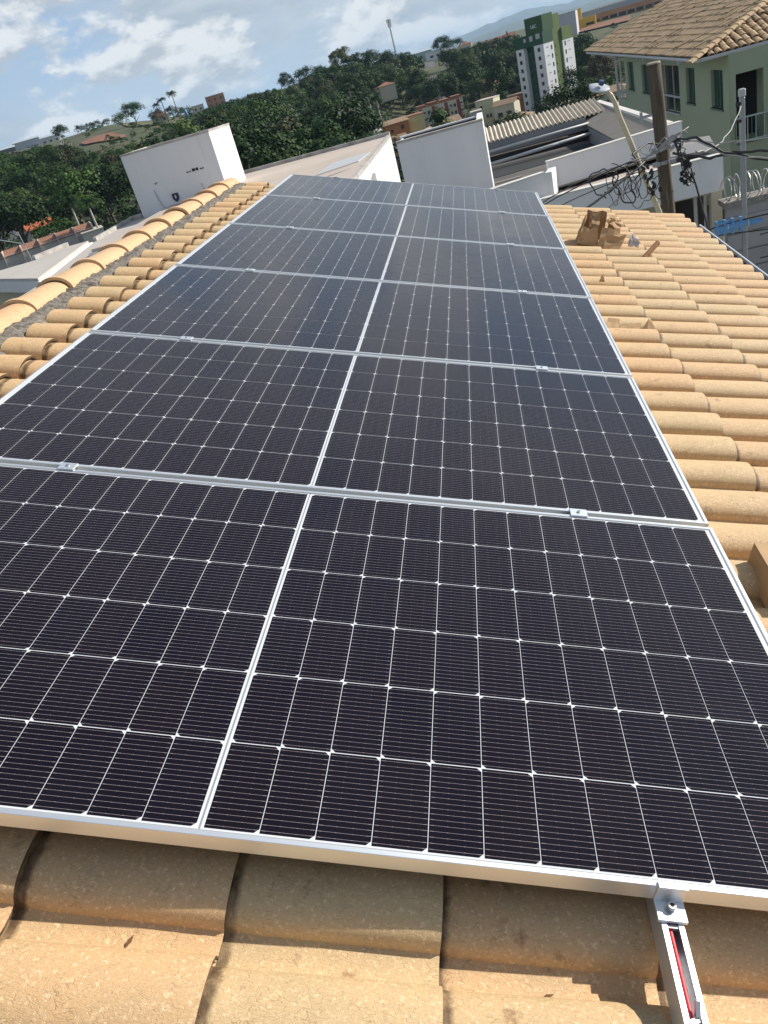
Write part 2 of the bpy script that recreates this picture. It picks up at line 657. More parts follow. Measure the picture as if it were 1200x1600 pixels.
def cell_material():
    m = bpy.data.materials.new('monocrystalline cell')
    m.use_nodes = True
    n, l = m.node_tree.nodes, m.node_tree.links
    b = n['Principled BSDF']
    t = n.new('ShaderNodeTexCoord')
    sp = n.new('ShaderNodeSeparateXYZ')
    l.new(t.outputs['Object'], sp.inputs[0])
    oi = n.new('ShaderNodeObjectInfo')

    def mth(op, a, c=0.0, d=0.0):
        q = n.new('ShaderNodeMath')
        q.operation = op
        for i, v in enumerate((a, c, d)):
            if isinstance(v, (float, int)):
                q.inputs[i].default_value = v
            else:
                l.new(v, q.inputs[i])
        return q.outputs[0]
    sy = mth('MULTIPLY_ADD', sp.outputs[1], 16 / 0.182, 8.0)
    fr = mth('ABSOLUTE', mth('SUBTRACT', mth('FRACT', sy), 0.5))
    bar = mth('LESS_THAN', fr, 0.021)
    sx = mth('ABSOLUTE', sp.outputs[0])
    pad = mth('LESS_THAN', mth('ABSOLUTE', mth('SUBTRACT', sx, 0.040)), 0.003)
    pad2 = mth('LESS_THAN', mth('ABSOLUTE', mth('SUBTRACT', sx, 0.014)), 0.0012)
    padm = mth('MULTIPLY', mth('MAXIMUM', pad, pad2), mth('LESS_THAN', fr, 0.035))
    fing = mth('LESS_THAN', mth('ABSOLUTE', mth('SUBTRACT', mth('FRACT', mth('MULTIPLY', sp.outputs[0], 900.0)), 0.5)), 0.04)
    ns = n.new('ShaderNodeTexNoise')
    ns.inputs['Scale'].default_value = 60
    l.new(t.outputs['Object'], ns.inputs['Vector'])
    mr = n.new('ShaderNodeMapRange')
    l.new(oi.outputs['Random'], mr.inputs[0])
    mr.inputs[3].default_value, mr.inputs[4].default_value = 0.28, 0.72

    def mix(fac, a, c):
        q = n.new('ShaderNodeMix')
        q.data_type = 'RGBA'
        if isinstance(fac, float):
            q.inputs[0].default_value = fac
        else:
            l.new(fac, q.inputs[0])
        for i, v in ((6, a), (7, c)):
            if isinstance(v, tuple):
                q.inputs[i].default_value = (*v, 1)
            else:
                l.new(v, q.inputs[i])
        return q.outputs[2]
    c = mix(mr.outputs[0], (0.0075, 0.0045, 0.0070), (0.0045, 0.0042, 0.0100))
    c = mix(mth('MULTIPLY', fing, 0.03), c, (0.10, 0.10, 0.11))
    c = mix(mth('MULTIPLY', bar, 0.9), c, (0.33, 0.28, 0.29))
    c = mix(mth('MULTIPLY', padm, 0.6), c, (0.40, 0.36, 0.36))
    g0 = n.new('ShaderNodeNewGeometry')
    dn = n.new('ShaderNodeTexNoise')
    dn.inputs['Scale'].default_value = 2.2
    dn.inputs['Detail'].default_value = 8
    dn.inputs['Roughness'].default_value = 0.7
    l.new(g0.outputs['Position'], dn.inputs['Vector'])
    dm = n.new('ShaderNodeMapRange')
    dm.inputs[1].default_value, dm.inputs[2].default_value = 0.42, 0.72
    dm.inputs[3].default_value, dm.inputs[4].default_value = 0.0, 0.006
    l.new(dn.outputs[0], dm.inputs[0])
    c = mix(dm.outputs[0], c, (0.34, 0.29, 0.25))
    rm_ = n.new('ShaderNodeMapRange')
    rm_.inputs[1].default_value, rm_.inputs[2].default_value = 0.35, 0.70
    rm_.inputs[3].default_value, rm_.inputs[4].default_value = 0.07, 0.20
    l.new(dn.outputs[0], rm_.inputs[0])
    l.new(c, b.inputs['Base Color'])
    l.new(rm_.outputs[0], b.inputs['Roughness'])
    b.inputs['IOR'].default_value = 1.30
    b.inputs['Specular IOR Level'].default_value = 0.5
    # dust: a very thin matt film that shows at grazing view
    ds = n.new('ShaderNodeTexNoise')
    ds.inputs['Scale'].default_value = 260
    ds.inputs['Detail'].default_value = 3
    g = n.new('ShaderNodeNewGeometry')
    l.new(g.outputs['Position'], ds.inputs['Vector'])
    bp = n.new('ShaderNodeBump')
    bp.inputs['Strength'].default_value = 0.05
    bp.inputs['Distance'].default_value = 0.001
    l.new(ds.outputs[0], bp.inputs['Height'])
    l.new(bp.outputs[0], b.inputs['Normal'])
    return m


M_CELL = cell_material()
M_BACK = mat('white backsheet under glass', (0.62, 0.64, 0.66), 0.22, var=(0.58, 0.60, 0.62), vscale=3)
M_RIBBON = mat('tinned ribbon', (0.42, 0.43, 0.44), 0.35, metal=0.5)
M_GLUE = mat('grey sealant', (0.30, 0.31, 0.32), 0.6)


def cell_mesh():
    a, w, h = 0.0078, 0.0909 / 2, 0.1813 / 2
    top = [(-w, -h), (w - a, -h), (w, -h + a), (w, h - a), (w - a, h), (-w, h)]
    b = MB()
    b.add([(x, y, 0.0006) for x, y in top] + [(x, y, 0) for x, y in top],
          [tuple(range(6))] + [(i + 6, (i + 1) % 6 + 6, (i + 1) % 6, i) for i in range(6)])
    return b.mesh('solar_cell', M_CELL)


CELL_ME = cell_mesh()
fr = MB()
FH, FL = 0.035, 0.0095
for lo, hi in (((0, 0, -FH), (PW, FL, 0)), ((0, PD - FL, -FH), (PW, PD, 0)), ((0, FL, -FH), (FL, PD - FL, 0)), ((PW - FL, FL, -FH), (PW, PD - FL, 0))):
    fr.box(lo, hi)
FRAME_ME = fr.mesh('frame', M_ALU, bevel=0.0008)
bs = MB().box((FL, FL, -0.0070), (PW - FL, PD - FL, -0.0026))
BACK_ME = bs.mesh('backsheet', M_BACK)
gl = MB()
for lo, hi in (((FL, FL, -.0026), (PW - FL, FL + .0022, -.0012)), ((FL, PD - FL - .0022, -.0026), (PW - FL, PD - FL, -.0012)),
               ((FL, FL + .0022, -.0026), (FL + .0022, PD - FL - .0022, -.0012)), ((PW - FL - .0022, FL + .0022, -.0026), (PW - FL, PD - FL - .0022, -.0012))):
    gl.box(lo, hi)
SEAL_ME = gl.mesh('sealant', M_GLUE)
rb = MB().box((PW / 2 - .0017, FL + .004, -.0026), (PW / 2 + .0017, PD - FL - .004, -.0021))
RIB_ME = rb.mesh('centre_ribbon', M_RIBBON)
CX0 = PW / 2 + 0.0062
labels = ['solar panel nearest the camera whose front edge is clamped to the open rail',
          'second solar panel counted from the near end of the array',
          'third solar panel counted from the near end of the array',
          'fourth solar panel from the near end, third from the far end',
          'fifth solar panel, last but one before the far end of the array',
          'farthest solar panel at the end of the array before the white buildings']
panel = thing('solar_panel', labels[0], 'solar panel', ROOF, 'solar panels in the row on the tiled roof')
for nm, me in (('frame', FRAME_ME), ('backsheet', BACK_ME), ('sealant', SEAL_ME), ('centre_ribbon', RIB_ME)):
    put(nm, me, panel, ROOF)
for row in range(6):
    y = 0.015 + 0.184 * (row + 0.5)
    for k in range(12):
        for sgn in (1, -1):
            x = PW / 2 + sgn * (0.0062 + 0.0925 * (k + 0.5))
            flip = 0 if row % 2 == 0 else 180
            put('solar_cell', CELL_ME, panel, ROOF @ T(x, y, -0.0026) @ RZ(flip))
for i in range(1, 6):
    clone(panel, ROOF @ T(random.uniform(-.003, .003), i * (PD + PG), 0), labels[i])

# ---- rails with their clamps, hooks and the red cable
def rail(u, label, bolt=True):
    rl = thing('mounting_rail', label, 'mounting rail', ROOF @ T(u, 0, 0), 'rails under the solar panels')
    w, zt, zb = 0.0175, -0.0365, -0.084
    cs_ = [(-w, zt), (-w, zb), (w, zb), (w, zt), (w - .0085, zt), (w - .0085, zt - .004), (w - .0055, zt - .004),
           (w - .0055, zb + .006), (-w + .0055, zb + .006), (-w + .0055, zt - .004), (-w + .0085, zt - .004), (-w + .0085, zt)]
    b = MB()
    r0, r1 = [(x, -0.62, z) for x, z in cs_], [(x, 6.99, z) for x, z in cs_]
    b.loft([r0, r1], close=True)
    m_ = len(cs_)
    b.add(r0, [tuple(range(m_))]).add(r1, [tuple(range(m_ - 1, -1, -1))])
    b.v = [tuple(ROOF @ T(u, 0, 0) @ Vector(p)) for p in b.v]
    b.build('profile', M_ALU, rl)
    for v in (-0.52, 1.0, 2.5, 4.0, 5.5, 6.7):
        hk = MB()
        P = ROOF @ T(u, v, 0)
        hk.box((-.055, -.016, -.126), (-.0180, .016, -.121), P)
        hk.box((-.0215, -.016, -.1205), (-.0180, .016, -.050), P)
        hk.box((-.06, -.012, -.150), (-.055, .012, -.1205), P)
        hk.build('roof_hook', M_STEEL, rl)
    for i in range(1, 6):
        v = i * (PD + PG) - PG / 2
        c = MB()
        P = ROOF @ T(u, v, 0)
        c.box((-.024, -.019, 0.0006), (.024, .019, .0045), P)
        c.box((-.020, -.0075, -.036), (.020, .0075, 0.0004), P)
        co = c.build('mid_clamp', M_ALU, rl, bevel=0.0008)
        s = MB()
        s.tube([P @ Vector((0, 0, .0047)), P @ Vector((0, 0, .0085))], .0052, 12)
        s.build('bolt', M_STEEL, co)
    # end clamp at the near edge: top lip, riser, foot and socket bolt
    for v, sg in ((0.0, -1), (6 * PD + 5 * PG, 1)):
        P = ROOF @ T(u, v, 0)
        c = MB()
        a0, a1 = sorted((0.007 * -sg, 0.006 * sg))
        c.box((-.0235, a0, .0006), (.0235, a1, .0044), P)
        a0, a1 = sorted((0.0008 * sg, 0.0050 * sg))
        c.box((-.0235, a0, -.0300), (.0235, a1, .0004), P)
        a0, a1 = sorted((0.0008 * sg, 0.0380 * sg))
        c.box((-.0235, a0, -.0362), (.0235, a1, -.0302), P)
        co = c.build('end_clamp', M_ALU, rl, bevel=0.0009)
        s = MB()
        q = P @ T(0, 0.0175 * sg, 0)
        s.tube([q @ Vector((0, 0, -.0300)), q @ Vector((0, 0, -.0205)), q @ Vector((0, 0, -.0190))], [.0072, .0072, .0064], 20)
        s.tube([q @ Vector((0, 0, -.0302)), q @ Vector((0, 0, -.0288))], .0105, 20)
        bo = s.build('bolt', M_STEEL, co)
        bo.data.polygons.foreach_set('use_smooth', [False] * len(bo.data.polygons))
        if sg < 0:
            s = MB()
            s.tube([q @ Vector((0, 0, -.0189)), q @ Vector((0, 0, -.0185))], .0036, 6)
            s.build('socket', mat('black hole', (0.02, 0.02, 0.02), 0.8), co)
            nt_ = MB()
            nt_.box((-.0088, -.044, -.046), (.0088, -.038, -.0385), P)
            nt_.build('slot_nut', M_STEEL, rl)
    return rl


rail(1.906, 'aluminium rail coming out under the panels with a red cable in its slot')
rail(0.42, 'aluminium rail running under the upper half of the panels')
cb = MB()
pts = [(1.902 + .0025 * math.sin(3 * s), 0.10 - 0.72 * s, -.0475 + .0012 * math.sin(7 * s)) for s in np.linspace(0, 1, 20)]
cb.tube([rp(*p) for p in pts], 0.0036, 10)
tag(cb.build('cable', mat('red cable sheath', (0.62, 0.02, 0.035), 0.4), smooth=True), 'red cable lying inside the open slot of the rail', 'cable')
zt = MB()
zt.box((-.0095, -.004, -.004), (.0095, .004, .0005), ROOF @ T(1.906, -.178, -.040) @ RZ(24))
zt.box((-.0035, -.0035, 0), (.0035, .0035, .020), ROOF @ T(1.911, -.172, -.040) @ Matrix.Rotation(R(-50), 4, 'X'))
tag(zt.build('slot_fastener', M_STEEL), 'small bright metal fastener sitting across the rail slot', 'fastener')


# ================================================================== TERRAIN
EYE = (1.717, -0.776, 8.633)
TR = [0, 25, 60, 100, 150, 220, 300, 400, 500, 650, 900, 1500, 3000, 6000, 14000]
TA = [-180, -75, -36, -28, -24, -16, -8, -3, 3, 10, 20, 40, 180]
TZ = [[0, 0, 0, 0, 0, 0, 0, 0, 0, 0, 0, 0, 0, 0, 0],
      [0, 0, -2, -5, -7, -4, 1, 6, 8, 8, 4, 0, -20, -30, -30],
      [0, 0, -2, -5, -7, -4, 2, 10, 17, 21, 16, 4, -20, -30, -30],
      [0, 0, -2, -5, -7, -4, 3, 12, 17, 21, 16, 4, -20, -30, -30],
      [0, 0, -2, -4, -7, -4, 5, 14, 19, 18, 12, 2, -20, -30, -30],
      [0, 0, -2, -5, -7, -5, 2, 9, 13, 12, 8, 0, -20, -30, -30],
      [0, 0, -2, -6, -10, -10, -4, 5, 9, 9, 6, 0, -20, -30, -30],
      [0, 0, -2, -7, -12, -14, -12.5, -3, 3, 6, 7, 2, -20, -30, -30],
      [0, 0, -3, -8, -12, -15, -14.5, -7, -2, 3, 5, 2, -20, -30, -30],
      [0, 0, -2, -6, -10, -11, -9, -5, -1, 4, 5, 2, -20, -30, -30],
      [0, 0, 0, -2, -3, -2, 0, 3, 6, 8, 6, 2, -20, -30, -30],
      [0, 0, 0, 0, 0, 0, 2, 4, 6, 8, 6, 2, -20, -30, -30],
      [0, 0, 0, 0, 0, 0, 0, 0, 0, 0, 0, 0, 0, 0, 0]]


def _seg(arr, x):
    i = 0
    while i < len(arr) - 2 and x > arr[i + 1]:
        i += 1
    t = min(max((x - arr[i]) / (arr[i + 1] - arr[i]), 0.0), 1.0)
    return i, t


def ground(x, y):
    dx, dy = x - EYE[0], y - EYE[1]
    r = math.hypot(dx, dy)
    a = math.degrees(math.atan2(dx, dy))
    i, t = _seg(TA, a)
    j, s = _seg(TR, r)
    t = t * t * (3 - 2 * t)
    z = lambda q: TZ[q][j] * (1 - s) + TZ[q][j + 1] * s
    h = z(i) * (1 - t) + z(i + 1) * t
    k = min(max((r - 90) / 200, 0), 1)
    return h + k * (1.6 * math.sin(x * .021 + 1.3) * math.sin(y * .017) + 0.8 * math.sin(x * .06) * math.cos(y * .051 + x * .02))

tv, tf = [], []
NA = 300
rs = [0, 8, 16, 25, 40, 60, 80, 100, 120, 140, 160, 180, 200, 220, 240, 260, 280, 300, 320, 340, 360, 380, 400, 420, 440, 460, 480, 500, 530, 560,
      600, 650, 700, 800, 900, 1100, 1500, 2000, 3000, 4500, 6000, 9000, 14000]
angs = [-180 + 360 * i / NA for i in range(NA)]
for r in rs:
    for a in angs:
        x, y = EYE[0] + r * math.sin(R(a)), EYE[1] + r * math.cos(R(a))
        tv.append((x, y, ground(x, y) if r else 0.0))
for j in range(len(rs) - 1):
    for i in range(NA):
        i2 = (i + 1) % NA
        tf.append((j * NA + i, (j + 1) * NA + i, (j + 1) * NA + i2, j * NA + i2)[::-1])
g = MB()
g.add(tv, tf)
M_GROUND = mat('grassy earth', (0.045, 0.060, 0.022), 1.0, var=(0.085, 0.085, 0.035), vscale=0.06, detail=9, stain=(0.17, 0.085, 0.045), sscale=0.035, sramp=(0.62, 0.72))
tag(g.build('ground', M_GROUND, smooth=True), kind='structure')


def drape(name, pts, m, lift=0.25, kind='structure'):
    """A strip or patch laid over the terrain: rows of (left, right) points."""
    b = MB()
    rows = []
    for (x0, y0), (x1, y1) in pts:
        rows.append([(x0 + (x1 - x0) * t, y0 + (y1 - y0) * t, ground(x0 + (x1 - x0) * t, y0 + (y1 - y0) * t) + lift) for t in (0, .25, .5, .75, 1)])
    b.loft(rows)
    b.f = [q[::-1] for q in b.f]
    return tag(b.build(name, m, smooth=True), kind=kind)


M_EARTH = mat('red earth', (0.27, 0.115, 0.06), 1.0, var=(0.17, 0.075, 0.04), vscale=0.25, detail=8)
M_DIRT = mat('pale dirt', (0.30, 0.27, 0.23), 1.0, var=(0.24, 0.21, 0.17), vscale=0.3)
M_ASPH = mat('grey asphalt', (0.11, 0.11, 0.115), 0.95, var=(0.08, 0.08, 0.085), vscale=0.4)
drape('bare_earth', [((-149, 327), (-131, 318)), ((-155, 337), (-130, 324)), ((-158, 344), (-133, 330)), ((-154, 350), (-140, 338)), ((-150, 353), (-146, 350))], M_EARTH, 0.5)
drape('dirt_road', [((-149.5, 309), (-146.5, 307)), ((-159, 333), (-155.5, 331.5)), ((-173, 360), (-169, 358)), ((-196, 402), (-191, 399)), ((-233, 480), (-227, 476))], M_DIRT, 0.6)
drape('hill_road', [((-10, 300), (-2, 300)), ((-12, 350), (-5.5, 350)), ((-15.5, 402), (-9.5, 402)), ((-20, 500), (-14, 500)), ((-26, 645), (-20, 645))], M_ASPH, 0.6)
drape('bare_earth', [((60, 470), (85, 462)), ((64, 482), (88, 474)), ((66, 494), (90, 486))], M_EARTH, 0.8)
drape('meadow', [((-143, 365), (-110, 345)), ((-158, 400), (-122, 372)), ((-172, 428), (-128, 392)), ((-180, 448), (-138, 415))],
      mat('dry meadow', (0.070, 0.080, 0.028), 1.0, var=(0.13, 0.115, 0.048), vscale=0.15, detail=9), 0.4)
M_ROAD2 = M_ASPH
sr = MB()
sr.add([(5.2, -30, .02), (11.0, -30, .02), (10.6, 60, .02), (7.3, 60, .02)], [(0, 1, 2, 3)])
tag(sr.build('street', M_ASPH), kind='structure')

# ---- distant mountains: ridged solids several kilometres away
def mountain(name, r, a0, a1, base, peaks, m, seed):
    rr = random.Random(seed)
    b = MB()
    rows = []
    n = 90
    ph = [rr.uniform(0, 6.28) for _ in range(6)]
    for q, (dr, f) in enumerate(((-1500, 0.0), (-1000, .35), (-500, .72), (0, 1.0), (700, .6), (1500, 0.0))):
        row = []
        for i in range(n):
            a = a0 + (a1 - a0) * i / (n - 1)
            e = 0
            for k in range(len(peaks) - 1):
                if peaks[k][0] <= a <= peaks[k + 1][0]:
                    t = (a - peaks[k][0]) / (peaks[k + 1][0] - peaks[k][0])
                    t = t * t * (3 - 2 * t)
                    e = peaks[k][1] * (1 - t) + peaks[k + 1][1] * t
            h = (r * math.tan(R(e)) + 8 - base)
            h *= f * (1 + .035 * math.sin(a * 7 + ph[0]) + .02 * math.sin(a * 17 + ph[1]) + .25 * (1 - f) * math.sin(a * 5 + ph[2] + q))
            d = r + dr
            row.append((EYE[0] + d * math.sin(R(a)), EYE[1] + d * math.cos(R(a)), base + max(h, 0)))
        rows.append(row)
    b.loft(rows)
    return tag(b.build(name, m, smooth=True), kind='structure')


M_MTN = mat('wooded mountain', (0.045, 0.065, 0.03), 1.0, var=(0.09, 0.085, 0.045), vscale=0.006, detail=8)
mountain('mountain', 11000, -14, 30, -60, [(-14, -.5), (-3.4, -.2), (-1.5, .38), (0.3, .42), (2.2, .62), (4.2, .78), (6.8, .50), (10, .45), (16, .3), (30, -.3)], M_MTN, 3)
mountain('mountain', 7000, -8, 26, -60, [(-8, -.6), (-1.2, -.4), (1.4, .10), (3.6, .30), (5.0, .34), (7.2, .16), (9.5, .22), (26, -.4)], M_MTN, 8)

# ================================================================== NEIGHBOUR BUILDINGS
M_WHITE = mat('white painted wall', (0.74, 0.735, 0.73), 0.85, var=(0.69, 0.685, 0.68), vscale=1.6, detail=8, stain=(0.52, 0.505, 0.48), sscale=1.5, sramp=(0.63, 0.90), aniso=(1.6, 1.6, .22), bump=.15, bscale=30)
M_COPING = mat('stained coping', (0.52, 0.49, 0.45), 0.9, var=(0.26, 0.24, 0.22), vscale=2.5, detail=8)
M_SLAB = mat('beige slab', (0.52, 0.44, 0.37), 0.95, var=(0.44, 0.37, 0.31), vscale=0.5, detail=8, stain=(0.30, 0.26, 0.23), sscale=0.7, sramp=(0.6, 0.75))
M_SLABG = mat('grey beige slab', (0.50, 0.46, 0.41), 0.95, var=(0.43, 0.39, 0.35), vscale=0.5, detail=8, stain=(0.30, 0.27, 0.25), sscale=0.6, sramp=(0.62, 0.76))
M_CREAMW = mat('cream wall', (0.52, 0.48, 0.38), 0.9, var=(0.46, 0.42, 0.33), vscale=1.2)
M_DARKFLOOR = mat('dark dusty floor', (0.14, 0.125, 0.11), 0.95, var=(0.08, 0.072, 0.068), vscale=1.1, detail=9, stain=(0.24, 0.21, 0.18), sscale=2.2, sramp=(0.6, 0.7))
M_FIBRO = mat('fibre cement sheet', (0.60, 0.53, 0.42), 0.95, var=(0.48, 0.42, 0.33), vscale=1.5, detail=8)
M_FIBRO2 = mat('weathered fibre cement', (0.44, 0.39, 0.32), 0.95, var=(0.36, 0.32, 0.26), vscale=2.0, detail=8)
M_GREYM = mat('grey fascia metal', (0.24, 0.245, 0.26), 0.55, metal=0.2, var=(0.19, 0.195, 0.21), vscale=2)
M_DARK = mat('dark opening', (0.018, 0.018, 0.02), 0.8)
M_GLASS = mat('dark window glass', (0.035, 0.045, 0.05), 0.08, spec=0.6)
M_TEAL = mat('green tinted glass', (0.012, 0.075, 0.062), 0.06, spec=0.6, var=(0.02, 0.05, 0.05), vscale=1.0)
M_FRAMEG = mat('pale window frame', (0.46, 0.47, 0.46), 0.5)


def wallbox(b, p, q, t, z0, z1):
    """Straight wall between two plan points, t thick to the left of p->q."""
    d = Vector((q[0] - p[0], q[1] - p[1], 0)).normalized()
    nrm = Vector((-d.y, d.x, 0)) * t
    b.prism([p, q, (q[0] + nrm.x, q[1] + nrm.y), (p[0] + nrm.x, p[1] + nrm.y)], z0, z1)


# ---- flat beige roof block with the tall white tank room (left of centre)
beige = thing('flat_roof_building', 'white building with a wide flat beige roof and grey triangular side opening', 'building', (-6, 30, 0))
b = MB()
b.prism([(-1.95, 23.2), (-1.85, 36.2), (-10.6, 36.9), (-10.6, 23.2)], -1, 5.97)
b.build('wall', M_WHITE, beige)
b = MB()
b.prism([(-2.06, 23.3), (-1.96, 36.1), (-10.5, 36.8), (-10.5, 23.3)], 5.975, 6.06)
b.build('roof', M_SLAB, beige)
b = MB()
wallbox(b, (-1.86, 36.2), (-10.55, 36.9), .14, 5.975, 6.20)
wallbox(b, (-1.92, 23.2), (-1.84, 36.05), .16, 5.975, 6.10)
b.build('parapet', M_COPING, beige)
b = MB()
b.prism([(-3.75, 27.2), (-2.35, 28.2), (-2.15, 30.4), (-3.55, 30.0)], 6.064, 6.10)
b.build('skylight', mat('pale skylight sheet', (0.48, 0.49, 0.49), 0.5), beige)
b = MB()
b.prism([(-4.3, 24.9), (-2.5, 26.6), (-2.42, 26.75), (-4.3, 25.1)], 6.064, 6.085)
b.build('joint_strip', M_COPING, beige)
b = MB()
b.add([(-1.80, 24.6, 5.05), (-1.80, 27.6, 5.05), (-1.80, 27.6, 5.66), (-1.90, 24.6, 5.05), (-1.90, 27.6, 5.05), (-1.90, 27.6, 5.66)],
      [(0, 1, 2), (5, 4, 3), (0, 3, 4, 1), (1, 4, 5, 2), (2, 5, 3, 0)])
b.build('side_window', mat('grey opening', (0.30, 0.30, 0.31), 0.7), beige)

slabb = thing('flat_roof_house', 'low house with a bare flat grey slab roof below the tank room', 'house', (-14, 24, 0))
b = MB()
b.prism([(-6.6, 14.0), (-6.6, 29.5), (-10.62, 29.5), (-10.62, 30.9), (-12.3, 31.1), (-12.2, 27.1), (-10.65, 20.2), (-10.2, 14.0)], -1, 5.78)
b.build('wall', M_WHITE, slabb)
b = MB()
b.prism([(-6.5, 14.0), (-6.5, 29.4), (-10.7, 29.4), (-10.7, 30.8), (-12.35, 31.0), (-12.25, 27.15), (-10.7, 20.25), (-10.25, 14.0)], 5.785, 5.88)
b.build('roof', M_SLABG, slabb)
b = MB()
wallbox(b, (-12.2, 27.1), (-12.35, 31.15), -.12, 5.6, 6.02)
wallbox(b, (-11.75, 31.1), (-12.3, 31.15), .16, 5.6, 6.05)
wallbox(b, (-6.42, 14.0), (-6.42, 29.4), .12, 5.6, 5.98)
b.build('parapet', M_COPING, slabb)

tank = thing('tank_room', 'tall white box shaped tank room with a dark blue shield emblem on its front', 'tank room', (-9.9, 32, 5.9))
b = MB()
b.prism([(-11.72, 31.0), (-8.02, 31.0), (-7.95, 33.8), (-11.72, 33.8)], 4.0, 8.17)
b.build('wall', M_WHITE, tank)
b = MB()
wallbox(b, (-11.74, 30.97), (-8.0, 30.97), .18, 8.172, 8.235)
wallbox(b, (-8.0, 31.17), (-7.93, 33.82), .18, 8.172, 8.24)
wallbox(b, (-8.13, 33.82), (-11.74, 33.82), .18, 8.172, 8.235)
wallbox(b, (-11.74, 33.62), (-11.74, 31.17), .18, 8.172, 8.235)
b.build('coping', M_COPING, tank)
b = MB()
sh = [(-.13, .15), (.13, .15), (.14, -.02), (.08, -.13), (0, -.18), (-.08, -.13), (-.14, -.02)]
b.add([(-10.13 + x, 30.965, 6.30 + z) for x, z in sh] + [(-10.13 + x, 30.999, 6.30 + z) for x, z in sh],
      [tuple(range(6, -1, -1))] + [(i, (i + 1) % 7, (i + 1) % 7 + 7, i + 7) for i in range(7)])
em = b.build('emblem', mat('navy emblem', (0.018, 0.022, 0.06), 0.4), tank)
b = MB()
b.box((-10.15, 30.955, 6.26), (-10.115, 30.963, 6.39))
b.box((-10.115, 30.955, 6.30), (-10.09, 30.963, 6.33))
b.build('emblem_mark', M_WHITE, em)
b = MB()
for x, w_ in ((-9.37, .07), (-9.25, .05), (-9.13, .12), (-8.97, .09), (-8.80, .05), (-8.72, .06)):
    b.box((x, 30.97, 7.02), (x + w_, 30.999, 7.06 + (.05 if w_ > .08 else 0)))
b.box((-10.77, 30.975, 6.93), (-10.72, 30.999, 6.97))
b.box((-10.69, 30.975, 6.95), (-10.66, 30.999, 6.98))
b.build('anchor_plate', M_DARK, tank)
b = MB()
b.tube([(-10.9, 30.985, 6.75), (-10.80, 30.985, 6.2), (-10.6, 30.985, 5.9)], .022, 6)
b.tube([(-8.95, 30.985, 6.55), (-8.85, 30.985, 6.1)], .015, 6)
b.build('cable_stub', mat('grey conduit', (0.44, 0.44, 0.45), 0.7), tank)

# ---- lower left house with overhanging white roof
lh = thing('white_house', 'white flat roofed house with a thick overhanging roof and dark porch', 'house', (-13, 22, 0))
b = MB()
b.prism([(-10.9, 20.4), (-12.2, 26.7), (-13.1, 26.6), (-13.7, 25.0), (-15.4, 24.6), (-15.2, 24.1)], 5.92, 6.0)
b.build('roof', M_SLABG, lh)
b = MB()
b.prism([(-10.8, 20.25), (-12.12, 26.8), (-13.2, 26.7), (-13.8, 25.1), (-15.5, 24.7), (-15.25, 24.0)], 5.60, 5.918)
b.build('fascia', M_WHITE, lh)
b = MB()
wallbox(b, (-13.45, 25.1), (-12.9, 26.6), .14, 6.002, 6.14)
b.build('parapet', M_COPING, lh)
b = MB()
b.prism([(-11.9, 21.9), (-12.5, 26.3), (-13.0, 26.2), (-13.6, 24.8), (-15.2, 24.5)], -1, 5.595)
b.build('wall', M_CREAMW, lh)
b = MB()
b.prism([(-11.05, 20.75), (-11.15, 21.05), (-11.45, 21.05), (-11.35, 20.75)], -1, 5.595)
b.build('column', M_CREAMW, lh)
b = MB()
b.prism([(-10.6, 18.9), (-11.9, 19.9), (-11.5, 20.7), (-10.3, 19.7)], -1, 5.05)
b.build('annex', M_CREAMW, lh)
b = MB()
b.prism([(-10.5, 18.75), (-12.05, 19.9), (-11.55, 20.85), (-10.1, 19.7)], 5.052, 5.17)
b.build('annex_roof', M_WHITE, lh)
GQ = Vector((-15.6 + 11.9, 25.2 - 21.9, 0)).normalized()
GP = Vector((GQ.y, -GQ.x, 0))
if GP.y > 0:
    GP = -GP
for s_ in (0.9, 2.4):
    b = MB()
    p = Vector((-11.9, 21.9, 0)) + GQ * s_
    for q_, (w_, o_, z0_, z1_, m_) in enumerate(((.55, .03, 4.1, 5.35, M_FRAMEG), (.48, .05, 4.17, 5.28, M_GLASS))):
        b = MB()
        a0 = p - GQ * w_
        a1 = p + GQ * w_
        b.prism([(a0.x, a0.y), (a1.x, a1.y), (a1.x + GP.x * o_, a1.y + GP.y * o_), (a0.x + GP.x * o_, a0.y + GP.y * o_)], z0_, z1_)
        if q_ == 0:
            win_ = b.build('window', m_, lh)
        else:
            b.build('pane', m_, win_)

# ---- white tank enclosure in the middle
mid = thing('roof_enclosure', 'pale grey white box wall rising behind the far panels with a black open top', 'roof enclosure', (0.9, 20.6, 4.9))
b = MB()
wallbox(b, (-0.19, 20.0), (1.93, 20.0), .14, 4.95, 6.95)
wallbox(b, (1.93, 20.14), (1.98, 22.0), .14, 4.95, 7.0)
wallbox(b, (1.84, 22.0), (-0.24, 22.0), .14, 4.95, 6.95)
wallbox(b, (-0.19, 21.86), (-0.19, 20.14), .14, 4.95, 6.9)
wl_o = b.build('wall', M_WHITE, mid)
b = MB()
b.prism([(-0.02, 20.15), (1.78, 20.15), (1.82, 21.85), (-0.02, 21.85)], 6.5, 6.56)
b.build('cover', M_DARK, mid)
b = MB()
wallbox(b, (-0.20, 19.985), (1.94, 19.985), .17, 6.952, 7.005)
b.build('coping', M_COPING, mid)
b = MB()
wallbox(b, (-0.02, 20.30), (1.80, 20.30), .05, 6.56, 7.03)
b.build('black_tarp', M_DARK, mid)

